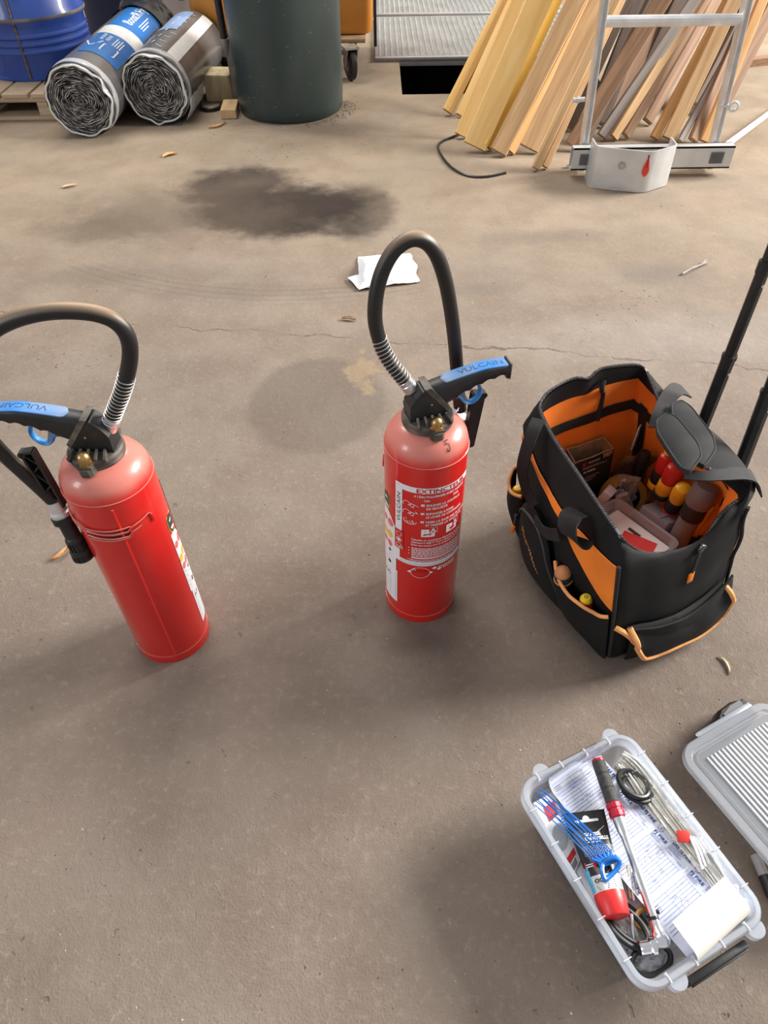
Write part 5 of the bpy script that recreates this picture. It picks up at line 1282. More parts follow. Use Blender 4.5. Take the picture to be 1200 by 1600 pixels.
# small clear box
t = BT('clear_box', 'small clear plastic box leaning between the tray and the screwdrivers', 'box', (.235, .175, .058))
rt = Matrix.Rotation(0.15, 3, 'Z') @ Matrix.Rotation(0.35, 3, 'Y')
m = MB(); m.box((.236, .178, .125), (.058, .070, .060), rt, bev=.004); IB(m, 'case', clear('pale_violet_clear_plastic', (.62, .59, .68), .35, .25, .2), t)
m = MB(); m.box(V((.236, .178, .125)) + rt @ V((0, -.012, .031)), (.059, .004, .004), rt); IB(m, 'hinge_ridge', M_tray, t)
# tape roll standing on edge
t = BT('tape_roll', 'yellow brown tape roll standing on edge inside the tool bag', 'tape roll', (.245, .285, .057))
rt = Matrix.Rotation(-0.35, 3, 'Z') @ Matrix.Rotation(1.15, 3, 'X')
m = MB(); m.lathe([(.036, -.012), (.052, -.012), (.053, 0), (.052, .012), (.036, .012)], 36, (.240, .285, .105), rt); m.lathe([(.036, .012), (.036, -.012)], 36, (.240, .285, .105), rt, caps=False)
m = MB(); vs = []; pr = [(.036, -.012), (.052, -.012), (.053, 0), (.052, .012), (.036, .012)]; n_ = 36
for r_, z in pr: vs += [V((.240, .285, .108)) + rt @ V((r_*math.cos(2*PI*i/n_), r_*math.sin(2*PI*i/n_), z)) for i in range(n_)]
m.add(vs, [(k*n_+i, k*n_+(i+1) % n_, ((k+1) % 5)*n_+(i+1) % n_, ((k+1) % 5)*n_+i) for k in range(5) for i in range(n_)]); IB(m, 'tape', mat('amber_tape', (.42, .23, .04), .3, var=.2, scale=12), t)
m = MB(); vs = []; pr = [(.033, -.0125), (.0362, -.0125), (.0362, .0125), (.033, .0125)]
for r_, z in pr: vs += [V((.240, .285, .108)) + rt @ V((r_*math.cos(2*PI*i/n_), r_*math.sin(2*PI*i/n_), z)) for i in range(n_)]
m.add(vs, [(k*n_+i, k*n_+(i+1) % n_, ((k+1) % 4)*n_+(i+1) % n_, ((k+1) % 4)*n_+i) for k in range(4) for i in range(n_)]); IB(m, 'tape_core', M_black, t)
# instruction tag and brown clear pouch
m = MB(); m.box(V((.318, .362, .200)), (.026, .003, .062), Matrix.Rotation(0.5, 3, 'Z') @ Matrix.Rotation(0.15, 3, 'Y')); 
for k in range(2): m.box(V((.316, .359, .214+.0*k)) + V((.006*k-.003, -.001+.003*k, 0)), (.0015, .001, .007), Matrix.Rotation(0.5, 3, 'Z'), 1)
m.v = [BM @ p for p in m.v]; tag(m.build('booklet', [M_white, M_inkblack], smooth=False), 'small white leaflet tucked in the back corner of the tool bag', 'leaflet')
m = MB(); m.slab(lambda u, v: (V((.250+.07*u, .330-.03*u+.012*math.sin(v*4), .075+.125*v)) + V((0, noise.noise(V((u*4, v*4, 2)))*.012, 0)), V((0, -1, 0))), 10, 10, .004)
m.v = [BM @ p for p in m.v]; tag(m.build('clear_pouch', clear('smoky_film', (.40, .30, .22), .55, .12, .4, .6, 40)), 'smoky clear plastic pouch behind the tape roll in the bag', 'pouch')
m = MB(); m.slab(lambda u, v: (V((.222+.035*u, .300-.03*u, .090+.085*v)) + V((noise.noise(V((u*5, v*5, 7)))*.012, noise.noise(V((u*5, v*5, 2)))*.012, 0)), V((0, -1, 0.3))), 9, 9, .004)
m.v = [BM @ p for p in m.v]; tag(m.build('clear_bag', clear('crinkled_clear_film', (.85, .83, .80), .5, .1, .5, .8, 60)), 'crinkled clear bag in front of the black cardboard box', 'bag')
m = MB(); m.box((.188, .288, .130), (.030, .022, .05), Matrix.Rotation(.4, 3, 'Z') @ Matrix.Rotation(.3, 3, 'X'), bev=.003); m.box((.188, .288, .085), (.02, .015, .05), Matrix.Rotation(.4, 3, 'Z'), bev=.003)
m.v = [BM @ p for p in m.v]; tag(m.build('white_connector', mat('lilac_white_plastic', (.70, .67, .74), .5, var=.05)), 'pale plastic connector in front of the black cardboard box', 'connector')
m = MB(); m.box((.225, .262, .118), (.028, .012, .055), Matrix.Rotation(-.5, 3, 'Z') @ Matrix.Rotation(-.5, 3, 'Y'), bev=.002); m.v = [BM @ p for p in m.v]
tag(m.build('packet', mat('dull_card', (.42, .33, .28), .7, var=.2, scale=60)), 'small printed packet leaning on the tape roll', 'packet')
# screwdrivers and other hand tools along the right wall
S_red = mat('insulated_red', (.50, .02, .015), .35, var=.1); S_yel = mat('insulated_yellow', (.80, .42, .015), .4, var=.1); S_blk = mat('soft_black_grip', (.012, .012, .013), .55, var=.2)
def tool(name, label, cat, top, foot, segs, seg=18):
    """segs: (material, part name, [(radius, distance down from the top)])"""
    t = BT(name, label, cat, foot); d = V(foot)-V(top); q = d.to_track_quat('Z', 'Y').to_matrix()
    for ma, pn, prof in segs:
        m = MB(); m.lathe(prof, seg, top, q); IB(m, pn, ma, t)
    return t
def shaft(z0, L): return (M_steel, 'blade', [(.0035, z0), (.0035, L-.012), (.0045, L-.006), (.001, L)])
def driver(label, top, foot, hues, k=1.0):
    L = (V(foot)-V(top)).length; a, b, c = hues
    return tool('screwdriver', label, 'screwdriver', top, foot, [
        (a, 'handle', [(0, 0), (.010*k, .001), (.0165*k, .006), (.0185*k, .016), (.0175*k, .036), (.0150*k, .050)]),
        (b, 'grip_band', [(.0150*k, .048), (.0168*k, .052), (.0168*k, .078), (.0150*k, .082)]),
        (c, 'collar', [(.0150*k, .081), (.0172*k, .084), (.0160*k, .096), (.011*k, .100)]), shaft(.098, L)])
driver('red screwdriver with yellow cap and black band, furthest back by the right wall', (.279, .236, .262), (.270, .246, .06), (S_red, S_blk, S_yel))
driver('red round topped screwdriver with broad yellow band under the grip pad', (.268, .200, .262), (.258, .222, .06), (S_red, S_yel, S_blk), 1.08)
driver('yellow and black screwdriver beside the grey hammer handle', (.262, .163, .238), (.268, .190, .06), (S_yel, S_blk, S_red), 1.0)
m = MB(); m.lathe([(0, -.0005), (.012, .0005), (.0118, .006)], 16, (.2785, .2355, .263)); IB(m, 'end_cap', S_yel, [o for o in bpy.data.objects if o.name == 'screwdriver'][0])
tool('hammer', 'grey rubber gripped tool handle at the front right of the bag', 'hand tool', (.270, .122, .272), (.225, .112, .062),
     [(mat('warm_grey_rubber', (.16, .135, .13), .6, var=.1), 'head', [(0, 0), (.020, .002), (.026, .010), (.027, .040), (.024, .050)]), (S_blk, 'neck_band', [(.0225, .048), (.0235, .052), (.0235, .078), (.021, .084)]), (MATS['warm_grey_rubber'], 'grip', [(.018, .082), (.0205, .090), (.021, .15), (.018, .205)])])
t = BT('pliers', 'yellow handled pliers beside the grey tool handle in the bag', 'pliers', (.290, .135, .06))
for k, dx in enumerate((-.010, .010)):
    m = MB(); m.tube(smooth_path([(.292+dx*1.0, .105, .225), (.290+dx*1.25, .107, .19), (.288+dx*1.2, .110, .155), (.287+dx*.3, .112, .130)], 5), [.006]+[.0085]*14+[.006], 10); IB(m, 'handle', S_yel, t)
m = MB(); m.tube([(.287, .112, .132), (.286, .114, .10), (.285, .116, .062)], [.011, .013, .005], 10); IB(m, 'jaws', S_blk, t)
t = tool('hand_tool', 'dark tool grip hanging in the back right corner of the bag', 'hand tool', (.285, .300, .215), (.288, .305, .06), [(S_blk, 'grip', [(0, 0), (.012, .003), (.015, .012), (.014, .05), (.012, .07)]), shaft(.069, .155)])
# tools in the outside pockets
s, tt, o = pf(0.17, 1.0); top = side_pt(3, s, tt) + side_n(3, s, tt)*0.016 + V((0, 0, .018)); ft = top + V((.03, -.008, -.13))
M_so = mat('faded_orange_rubber', (.60, .25, .10), .6, var=.15)
t = tool('screwdriver', 'stubby orange and charcoal screwdriver handle in the near side pocket', 'screwdriver', top, ft,
     [(M_so, 'handle_end', [(0, -.001), (.004, -.0005), (.011, .003), (.0155, .010), (.016, .015)]), (mat('charcoal_rubber', (.03, .032, .036), .6, var=.2), 'handle', [(.016, .0148), (.0175, .024), (.0165, .040), (.014, .050)]), shaft(.049, .12)])
d = (ft-top).normalized(); q = d.to_track_quat('Z', 'Y').to_matrix()
m = MB(); m.tube([top + d*.033 + q @ V((.0172*math.cos(a), .0172*math.sin(a), 0)) for a in [2*PI*i/20 for i in range(20)]], .0018, 6, closed=True); IB(m, 'trim_ring', M_so, t)
s, tt, o = pf(0.62, 1.0); top = side_pt(3, s, tt) + side_n(3, s, tt)*0.012 + V((0, 0, .008)); ft = top + V((.022, -.004, -.12))
t = tool('screwdriver', 'yellow ended red screwdriver sunk in the near side pocket', 'screwdriver', top, ft, [(mat('bright_yellow_plastic', (.85, .62, .02), .35, var=.05), 'end_cap', [(0, 0), (.008, .001), (.0115, .006), (.0115, .012)]), (S_red, 'handle', [(.0118, .0118), (.0135, .018), (.012, .05), (.008, .055)]), shaft(.054, .11)])
q = (ft-top).to_track_quat('Z', 'Y').to_matrix(); m = MB(); m.tube([top + q @ V((.003*math.cos(a), .003*math.sin(a), .0004)) for a in [2*PI*i/12 for i in range(12)]], .0007, 5, closed=True); IB(m, 'cap_mark', M_inkblack, t)
s, tt, o = pb(0.55, 1.0); top = side_pt(3, s, tt) + side_n(3, s, tt)*0.014 + V((0, 0, .004)); ft = top + V((.02, .0, -.12))
tool('screwdriver', 'yellow handled tool deep in the far side pocket', 'screwdriver', top, ft, [(S_yel, 'handle', [(0, 0), (.008, .001), (.012, .006), (.012, .05), (.009, .055)]), shaft(.054, .11)])

# ------------------------------------------------------------------ clear storage box and what lies in it
KO = V((0.3705, 0.376, 0)); KYAW = math.radians(25.2)
KM = Matrix.Translation(KO) @ Matrix.Rotation(KYAW, 4, 'Z'); KI = KM.inverted()
K = lambda u, v, z: KI @ G(u, v, z)
M_box = clear('milky_box_plastic', (0.88, 0.90, 0.94), 0.60, 0.18, 0.25)
M_boxrim = clear('milky_rim_plastic', (0.84, 0.89, 0.98), 0.52, 0.2, 0.3)
HX, HY, RZ = 0.1125, 0.1595, 0.130
def ring_mesh(prof, rad=0.034, close=None, n=8):
    loops = [[V((x, y, z)) for x, y in rrect(-HX+i, HX-i, -HY+i, HY-i, max(0.006, rad-i), n)] for i, z in prof]
    n_ = len(loops[0]); m = MB(); vs = [p for l in loops for p in l]
    fs = [(r_*n_+i, r_*n_+(i+1) % n_, (r_+1)*n_+(i+1) % n_, (r_+1)*n_+i) for r_ in range(len(loops)-1) for i in range(n_)]
    if close: fs += [tuple(range(n_-1, -1, -1)), tuple((len(loops)-1)*n_+i for i in range(n_))]
    m.add(vs, fs); return m
box = thing('storage_box', 'open clear plastic storage box full of papers and tools', 'storage box', KO, KYAW)
KB = lambda m, n, ma, p=None, **k: m.build(n, ma, p or box, local=True, **k)
KB(ring_mesh([(0.040, 0.002), (0.036, 0.004), (0.0125, 0.1145), (0.0145, 0.1145), (0.0380, 0.006), (0.042, 0.005)], close=True), 'tub', M_box, angle=50)
KB(ring_mesh([(0.0125, 0.1145), (0.002, 0.1135), (0.0, 0.1105), (0.0, 0.126), (0.0025, 0.130), (0.0085, 0.130), (0.0105, 0.127), (0.0115, 0.119), (0.0145, 0.1145)]), 'rim', M_boxrim, angle=40)
M_rib = clear('white_rib_plastic', (0.95, 0.96, 0.98), 0.10, 0.2, 0.3)
for k in range(5):
    for s in (-1, 1):
        m = MB(); y = -0.112 + 0.056*k; m.box((s*(HX-0.0065), y, 0.1275), (0.0135, 0.0014, 0.0075)); KB(m, 'rim_rib', M_rib, smooth=False)
for x in (-0.07, -0.024, 0.024, 0.07):
    for s in (-1, 1):
        m = MB(); m.box((x, s*(HY-0.0065), 0.1275), (0.0014, 0.0135, 0.0075)); KB(m, 'rim_rib', M_rib, smooth=False)
for s in (-1, 1):
    m = MB(); hy = HY+0.0085 if s < 0 else HY-0.0015; m.box((0.012, s*hy, 0.100 if s < 0 else 0.094), (0.108, 0.011, 0.020), bev=0.003); la = KB(m, 'latch', M_black, label='black plastic latch')
    m = MB(); m.box((0.012, s*(hy+0.0065), 0.102), (0.098, 0.003, 0.012), bev=0.001); KB(m, 'latch_lip', M_black, la)
    for x in (-0.058, 0.082):
        m = MB(); q = arc(0, 0, 0.0135, 0, PI, 10); m.prism([(a, b+0.001) for a, b in q] + [(-0.0135, -0.002), (0.0135, -0.002)][::1], 0.1105, 0.124, lambda a, b, d: V((x+a, s*(HY-0.001+b), d))); KB(m, 'latch_tab', M_boxrim, smooth=False)
# --- layers below
def slip(name, label, cat, quad, z, th, mats, draw=None, lift=0.0, group=None):
    """a flat card lying at height z; quad px corners"""
    c = [K(u, v, z if not isinstance(z, (list, tuple)) else z[i]) for i, (u, v) in enumerate(quad)]
    t = thing(name, label, cat, KM @ V(((c[0]+c[2])/2).to_tuple()), KYAW, group)
    fn = lambda u, v: (c[0].lerp(c[1], u).lerp(c[3].lerp(c[2], u), v) + V((0, 0, lift*math.sin(PI*u)*math.sin(PI*v))), V((0, 0, 1)))
    m = MB(); m.slab(fn, 6, 6, th); m.v = [KM @ p for p in m.v]; o = m.build('sheet', mats[0], t)
    if draw:
        m = MB(); draw(m, lambda u, v: KM @ (fn(u, v)[0] + V((0, 0, th+0.0006)))); m.keepn = True; m.build('print', mats[1:], o, smooth=False)
    return t
m = MB()
for k in range(7): m.box((-0.012+0.003*R.uniform(-1, 1), -0.002+0.004*R.uniform(-1, 1), 0.0115+0.0098*k), (0.122, 0.215, 0.0092), Matrix.Rotation(R.uniform(-.02, .02), 3, 'Z'))
m.v = [KM @ p for p in m.v]; tag(m.build('paper_stack', M_white, smooth=False), 'stack of white papers filling the bottom of the clear storage box', 'papers')['kind'] = 'stuff'
def pk(m, f):
    put_poly(m, f, [(0.30, 0.12), (0.85, 0.12), (0.85, 0.30), (0.30, 0.30)], 0); put_poly(m, f, [(0.30, 0.27), (0.85, 0.27), (0.85, 0.31), (0.30, 0.31)], 1)
    put_poly(m, f, [(0.5+0.42*math.cos(a), 0.55+0.16*math.sin(a)) for a in [2*PI*i/20 for i in range(20)]], 2)
    put_poly(m, f, [(0.2, 0.80), (0.9, 0.80), (0.9, 0.88), (0.2, 0.88)], 0)
    for k in range(9): put_line(m, f, [(0.88, 0.36+0.04*k), (0.99, 0.36+0.04*k)], 0.014, 1)
    for k in range(5): put_line(m, f, [(0.2, 0.91+0.016*k), (0.8, 0.91+0.016*k)], 0.007, 1)
slip('printed_packet', 'white and red printed packet wedged along the left wall of the storage box', 'packet', [(833, 1256), (864, 1238), (906, 1345), (890, 1380)], [.098, .098, .090, .090], .004, [M_white, M_inkred, M_inkblack, mat('grey_disc_print', (.36, .38, .40), .6, var=.1)], pk)
slip('paper_sheet', 'plain bluish white paper lying beneath the grease tube', 'paper', [(868, 1300), (905, 1250), (1008, 1420), (950, 1455)], .0895, .001, [mat('bluish_paper', (.74, .77, .86), .7, var=.03)], None)
slip('folded_paper', 'blank white folded paper at the upper left corner of the storage box', 'paper', [(842, 1236), (872, 1218), (905, 1290), (872, 1308)], .092, .0015, [M_white], None)
m = MB(); m.grid(lambda u, v: KM @ (K(862, 1218, .10).lerp(K(872, 1228, .10), u) + V((.02*v*math.cos(u*5), .014*v, .006*noise.noise(V((u*9, v*5, 1)))))), 12, 6); tag(m.build('crumpled_wrapper', clear('creamy_film', (.85, .80, .72), .3, .2, .3, .6, 60)), 'crumpled pale wrapper by the far left corner of the storage box', 'wrapper')
# --- long strip of receipts, curled at both ends
E0, E1 = K(938, 1180, .106), K(1122, 1386, .106); ed = (E1-E0); EL = ed.length; ed.normalize(); ew = V((ed.y, -ed.x, 0)) * (1 if (K(1040, 1455, .106)-E1).dot(V((ed.y, -ed.x, 0))) > 0 else -1)
EW = (K(1040, 1456, .106)-E1).dot(ew)
prof = [(-0.010, .134), (-0.010, .128), (-0.008, .119), (-0.003, .1125), (.004, .108), (.014, .106), (EL*0.5, .1055), (EL, .106), (EL+.022, .1075)]
ac = (EL+.030, .1245, .0170)
prof += [(ac[0] + ac[2]*math.sin(a), ac[1] - ac[2]*math.cos(a)) for a in [PI*i/10 for i in range(1, 10)]] + [(EL+.022, .142), (EL+.010, .144), (EL-.004, .1465)]
PP = smooth_path([V((a, 0, b)) for a, b in prof], 4)
Lp = [0]
for a, b in zip(PP[:-1], PP[1:]): Lp.append(Lp[-1] + (b-a).length)
Lstart = None
for i, p in enumerate(PP):
    if Lstart is None and p.x >= 0: Lstart = Lp[i]
def strip_pt(l, b):
    """l = run along the strip from the header start, b = distance down from the header edge"""
    L = max(0, min(Lp[-1]-1e-6, l + Lstart)); j = 0
    lo, hi = 0, len(Lp)-1
    while hi-lo > 1:
        md = (lo+hi)//2
        if Lp[md] <= L: lo = md
        else: hi = md
    k = (L-Lp[lo])/(Lp[hi]-Lp[lo]); p = PP[lo].lerp(PP[hi], k); d = (PP[hi]-PP[lo]).normalized()
    nr = -d.z*ed + V((0, 0, d.x))
    skew = -0.10*max(0, l-EL)*0
    return E0 + ed*(p.x+skew) + ew*b + V((0, 0, p.z-E0.z)), nr.normalized()
t = thing('receipt_strip', 'long strip of printed receipts curling up at both ends in the storage box', 'receipts', KM @ V((0, 0, .105)), KYAW)
m = MB(); nu = 70; tot = Lp[-1]; T = []; Bq = []
for i in range(nu+1):
    for j in range(7):
        p, n = strip_pt(-Lstart + tot*i/nu, EW*j/6); T.append(KM @ p); Bq.append(KM @ (p - n*0.0007))
fs = []; ms = []; o_ = len(T)
for i in range(nu):
    for j in range(6):
        q = (i*7+j, (i+1)*7+j, (i+1)*7+j+1, i*7+j+1); fs.append(q); ms.append(0); fs.append(tuple(x+o_ for x in reversed(q))); ms.append(1)
m.add(T+Bq, fs); m.m = ms; rc = m.build('paper_strip', [mat('receipt_paper', (.60, .63, .74), .65, var=.02), M_cream], t)
m = MB(); f = lambda x, y: (lambda pn: KM @ (pn[0] + pn[1]*0.0006))(strip_pt(x, -y)); f2 = lambda x, y: (lambda pn: KM @ (pn[0] + pn[1]*0.0010))(strip_pt(x, -y))
per = 0.0712; x00 = 0.0665 - per
rn = random.Random(11)
for k in range(-1, 4):
    x = x00 + k*per
    xs = lambda q: x + q
    lim = EL + 0.012
    def T_(s, a, y, size, width=None, mi=0, **kw):
        if -Lstart < xs(a) and xs(a) + (width or 0.01) < lim: put_text(m, s, f, xs(a), y, size, width=width, mi=mi, **kw)
    def Ln(pts, wd, mi):
        pts = [(min(max(xs(a), -Lstart+.002), lim), b) for a, b in pts]
        if abs(pts[0][0]-pts[-1][0]) + abs(pts[0][1]-pts[-1][1]) > .0008: put_line(m, f, pts, wd, mi)
    if xs(-.004) < lim and xs(-.007) > -Lstart: put_rect(m, f, xs(-0.0075), -EW+.001, xs(-0.0040), -0.0145, 4, 1)
    if 0 <= xs(0) and xs(.012) < lim:
        put_line(m, f2, arc(xs(0.0045), -0.0065, 0.0046, -1.9, 2.4, 16), 0.0007, 0)
        put_line(m, f2, arc(xs(0.0045), -0.0065, 0.0046, 2.4, 4.2, 8), 0.0007, 1)
        put_poly(m, f2, [(xs(0.0030), -0.0088), (xs(0.0036), -0.0058), (xs(0.0047), -0.0035), (xs(0.0052), -0.0056), (xs(0.0060), -0.0088), (xs(0.0047), -0.0068)], 2)
    T_('FJ FIRE', 0.000, -0.0185, 0.0068, 0.024, 0, bold=.00025)
    for j in range(4): Ln([(0.000, -0.0205-j*0.0019), (0.019-0.003*(j % 2), -0.0205-j*0.0019)], 0.0007, 1)
    T_('SAS FJ FIRE', 0.0285, -0.0085, 0.0072, 0.0350, 0, bold=.0003)
    for j in range(5): Ln([(0.0285, -0.0108-j*0.0020), (0.0285+rn.uniform(.015, .03), -0.0108-j*0.0020)], 0.0007, 1)
    T_('Client', 0.033, -0.0245, 0.0035, None, 1); T_('Date', 0.052, -0.0245, 0.0035, None, 1)
    Ln([(0.027, -0.0225), (0.064, -0.0225)], 0.0004, 3)
    for j in range(13):
        a = 0.000 + j*0.00505; Ln([(a, -0.030), (a, -EW+.004+.004*(j % 2))], 0.0006, 3)
    for b in (-0.030, -0.050, -0.071): 
        if -b < EW: Ln([(0.000, b), (0.062, b)], 0.00045, 3)
    for j in range(4): Ln([(0.006+0.003*j, -EW+.006), (0.006+0.003*j, -EW+.018)], 0.0009, 1)
    for j in range(9):
        a = rn.uniform(0.004, 0.055); b = rn.uniform(-0.075, -0.034); Ln([(a, b), (a, b-0.006*rn.random()-.003)], 0.0008, 1)
    if 0 < xs(.026) < lim: put_line(m, f2, arc(xs(0.026), -0.056, 0.0052, 0.4, 5.4, 10), 0.0010, 5)
m.keepn = True
m.build('receipt_print', [M_ink, M_inkgrey, M_inkred, M_inkline, mat('receipt_tear_band', (.70, .72, .78), .6, var=.03), M_inkfaint], rc, smooth=False)
# --- torque wrench
w0, w1, w2, w3 = K(934, 1188, .131), K(962, 1266, .129), K(1022, 1436, .121), K(1032, 1474, .118)
t = thing('torque_wrench', 'chrome torque wrench with black knurled grip and red collar on the receipts', 'wrench', KM @ V((w1+w2)/2), KYAW)
def WB(m, n, ma, p=None, **k): m.v = [KM @ q for q in m.v]; return m.build(n, ma, p or t, **k)
ax = (w2-w0).normalized(); q = ax.to_track_quat('Z', 'Y').to_matrix(); Lw = (w2-w0).length; Lg = (w1-w0).dot(ax)
m = MB(); g = [(0, 0), (.0085, .0)]
for k in range(3): g += [(.0108, .003 + (Lg-.012)/3*k), (.0108, (Lg-.012)/3*(k+1)), (.0100, .001 + (Lg-.012)/3*(k+1))]
m.lathe(g, 20, w0, q); gr = WB(m, 'grip', mat('knurled_black_grip', (.016, .015, .015), .5, col2=(.05, .045, .04), scale=140, bump=.6, bscale=900), angle=30)
m = MB(); m.lathe([(0, -.002), (.0098, -.0015), (.0105, .002), (.0100, .004)], 20, w0, q); WB(m, 'end_cap', mat('red_anodised', (.55, .03, .05), .3, .5, var=.1), label='red end cap')
m = MB(); m.lathe([(.0105, Lg-.012), (.0125, Lg-.010), (.0125, Lg-.003), (.0112, Lg-.002), (.0112, Lg+.001), (.0125, Lg+.002), (.0125, Lg+.010), (.0095, Lg+.012)], 12, w0, q); WB(m, 'lock_ring', MATS['red_anodised'], angle=25, label='red locking ring')
m = MB(); m.lathe([(.0095, Lg+.011), (.0088, Lg+.03), (.0078, Lg+.034), (.0064, Lg+.040), (.0062, Lw-.02), (.0060, Lw)], 20, w0, q); sh = WB(m, 'shaft', M_steel)
m = MB(); m.lathe([(.0066, Lw-.003), (.0070, Lw-.002), (.0070, Lw+.001), (.0066, Lw+.002)], 20, w0, q); m.lathe([(.003, 0), (.003, .010), (0, .010)], 8, w0 + ax*(Lw-.008), q @ Matrix.Rotation(PI/2, 3, 'Y')); m.lathe([(.003, 0), (.003, .010), (0, .010)], 8, w0 + ax*(Lw-.006), q @ Matrix.Rotation(-PI/2, 3, 'Y')); WB(m, 'pivot_pin', M_rubber, sh)
m = MB(); m.tube(smooth_path([w2, w2.lerp(w3, .35), w2.lerp(w3, .7), w3, w3 + (w3-w2)*.25], 4), [.0062, .0066, .0072, .0078, .0084, .0092, .010, .011, .0125, .0135, .014, .014, .0138, .0130, .0120, .010, .006], 16); WB(m, 'ratchet_head', M_chrome)
sd_ = V((-ax.y, ax.x, 0)); sd_ = -sd_ if (K(1000, 1478, .1)-w3).dot(sd_) < 0 else sd_
m = MB(); m.lathe([(.0105, .008), (.0125, .010), (.0125, .016), (.0100, .018), (.0100, .030), (.0085, .032), (.006, .032), (.005, .024)], 18, w3 + ax*.002, sd_.to_track_quat('Z', 'Y').to_matrix()); WB(m, 'socket', M_chrome, angle=30)
# --- grease tube
g0, g1 = K(911, 1271, .112), K(963, 1437, .116); gx = (g1-g0).normalized(); GLn = (g1-g0).length; gy_ = V((-gx.y, gx.x, 0)).normalized(); gy_ = -gy_ if gy_.x < 0 else gy_; gz = V((0, 0, 1))
t = thing('grease_tube', 'black and blue tube of grease with a red screw cap', 'tube', KM @ ((g0+g1)/2), KYAW)
CAP = GLn - .033
def gsec(l):
    k = min(1, max(0, l/(CAP-.004))); hw = .0335*(1-k) + .0222*k; th = .0012 + .0205*(max(0, l-.028)/(CAP-.028))**0.75 if l > .028 else .0012
    return hw, min(th, .0222)
zc_ = lambda l: 0.0*l
def gpt(l, a, off=0.0):
    hw, th = gsec(l); return g0 + gx*l + gy_*((hw+off)*math.cos(a)) + gz*(0.004 + (th+off)*math.sin(a))
m = MB(); nl = 36
vs = []; fs = []; ms = []
for i in range(nl+1):
    for k in range(28): vs.append(KM @ gpt(CAP*i/nl, 2*PI*k/28))
for i in range(nl):
    for k in range(28): fs.append((i*28+k, i*28+(k+1) % 28, (i+1)*28+(k+1) % 28, (i+1)*28+k)); ms.append(0 if i/nl < .80 else 1)
m.add(vs, fs); m.m = ms; M_tb = mat('gloss_black_tube', (.012, .012, .013), .3, var=.2); M_ts = mat('silver_grey_tube', (.55, .57, .58), .32, .1, var=.05)
tb = m.build('tube_body', [M_tb, M_ts], t)
m = MB(); m.v = []; m.prism([(-.0335, 0), (.0335, 0), (.0335, .006), (-.0335, .006)], 0, .003, lambda a, b, d: KM @ (g0 + gy_*a - gx*(b*.2) + gz*(.0025+d))); m.build('crimp', M_tb, t, smooth=False)
cq = gx.to_track_quat('Z', 'Y').to_matrix()
m = MB(); m.lathe([(.0, CAP-.001), (.0222, CAP), (.0226, CAP+.003), (.0196, CAP+.029), (.0182, CAP+.031), (0, CAP+.031)], 28, g0 + gz*.004, cq, caps=False); WB(m, 'screw_cap', mat('red_cap_plastic', (.72, .025, .025), .38, var=.08), label='red screw cap')
def gs(x, l, off=.0006):   # across, along -> upper surface
    hw, th = gsec(max(.0, l)); c = max(-1, min(1, x/hw)); return KM @ gpt(l, math.acos(c), off)
gf = lambda x, y: gs(x, -y)       # reading with y up towards the crimp
m = MB()
hh = arc(0, -.0115, .0055, 0, PI, 8, .006); put_poly(m, gf, [(-.018, -.0115), (.018, -.0115), (.019, -.0135), (.018, -.0155), (-.018, -.0155), (-.019, -.0135)], 0); put_poly(m, gf, hh, 0)
put_text(m, 'GRAISSE', gf, -.0120, -.0375, .0072, width=.026, mi=0, bold=.0003); put_text(m, 'UNIVERSELLE', gf, -.0120, -.0445, .0072, width=.036, mi=0, bold=.0003)
put_line(m, gf, [(-.010, -.0475), (.010, -.0475)], .0014, 0); put_line(m, gf, [(.008, -.034), (.024, -.024)], .0008, 0)
for k in range(6):
    x = -.020; 
    while x < .024: l = rn.uniform(.003, .008); put_line(m, gf, [(x, -.054-k*.0026), (min(.026, x+l), -.054-k*.0026)], .0010, 3); x += l+.0012
put_poly(m, gf, [(-.024, -.076), (-.012, -.076), (-.008, -.081), (-.012, -.086), (-.024, -.086)], 1); [put_line(m, lambda a, b: gs(a, -b, .0012), [(-.022, -.0795-.003*j), (-.013, -.0795-.003*j)], .0014, 0) for j in range(2)]
put_poly(m, gf, [(-.008, -.076), (.010, -.076), (.010, -.084), (-.004, -.084)], 4)
put_poly(m, gf, [(.006, -.066), (.024, -.066), (.0235, -.076), (.006, -.076)], 0); put_line(m, lambda a, b: gs(a, -b, .0012), arc(.018, -.071, .0028, 0, 2*PI, 10), .001, 5)
for k in range(4): put_line(m, gf, [(-.022, -.089-k*.0022), (.004+.003*(k % 2), -.089-k*.0022)], .0009, 3)
l0 = .80*CAP
put_poly(m, gf, [(-.0275, -l0*.86), (-.022, -l0*.86), (-.0205, -CAP+.003), (-.0228, -CAP+.002)], 2)
put_poly(m, gf, [(-.022, -l0+.001), (.010, -l0+.001), (.010, -l0-.0025), (-.022, -l0-.0025)], 2)
put_poly(m, gf, [(-.019, -l0-.005), (.000, -l0-.005), (.000, -l0-.012), (-.019, -l0-.012)], 0)
for k in range(3): put_line(m, lambda a, b: gs(a, -b, .0012), arc(-.0155+.006*k, -l0-.0085, .0024, 0, 2*PI, 8), .0012, 5)
for k in range(3): put_line(m, gf, [(-.018+.001*k, -l0-.0155-k*.0026), (-.001-.001*(k % 3), -l0-.0155-k*.0026)], .0009, 5)
for k in range(6): put_line(m, gf, [(.007, -l0-.004-k*.0030), (.0205-.0006*k, -l0-.004-k*.0030)], .0012, 5)
m.keepn = True; m.build('tube_print', [M_white, M_inkred, mat('light_blue_print', (.10, .45, .72), .4, var=.05), mat('light_grey_print', (.45, .45, .46), .6, var=.05), mat('blue_grey_print', (.50, .60, .68), .5, var=.05), M_inkblack], tb, smooth=False)
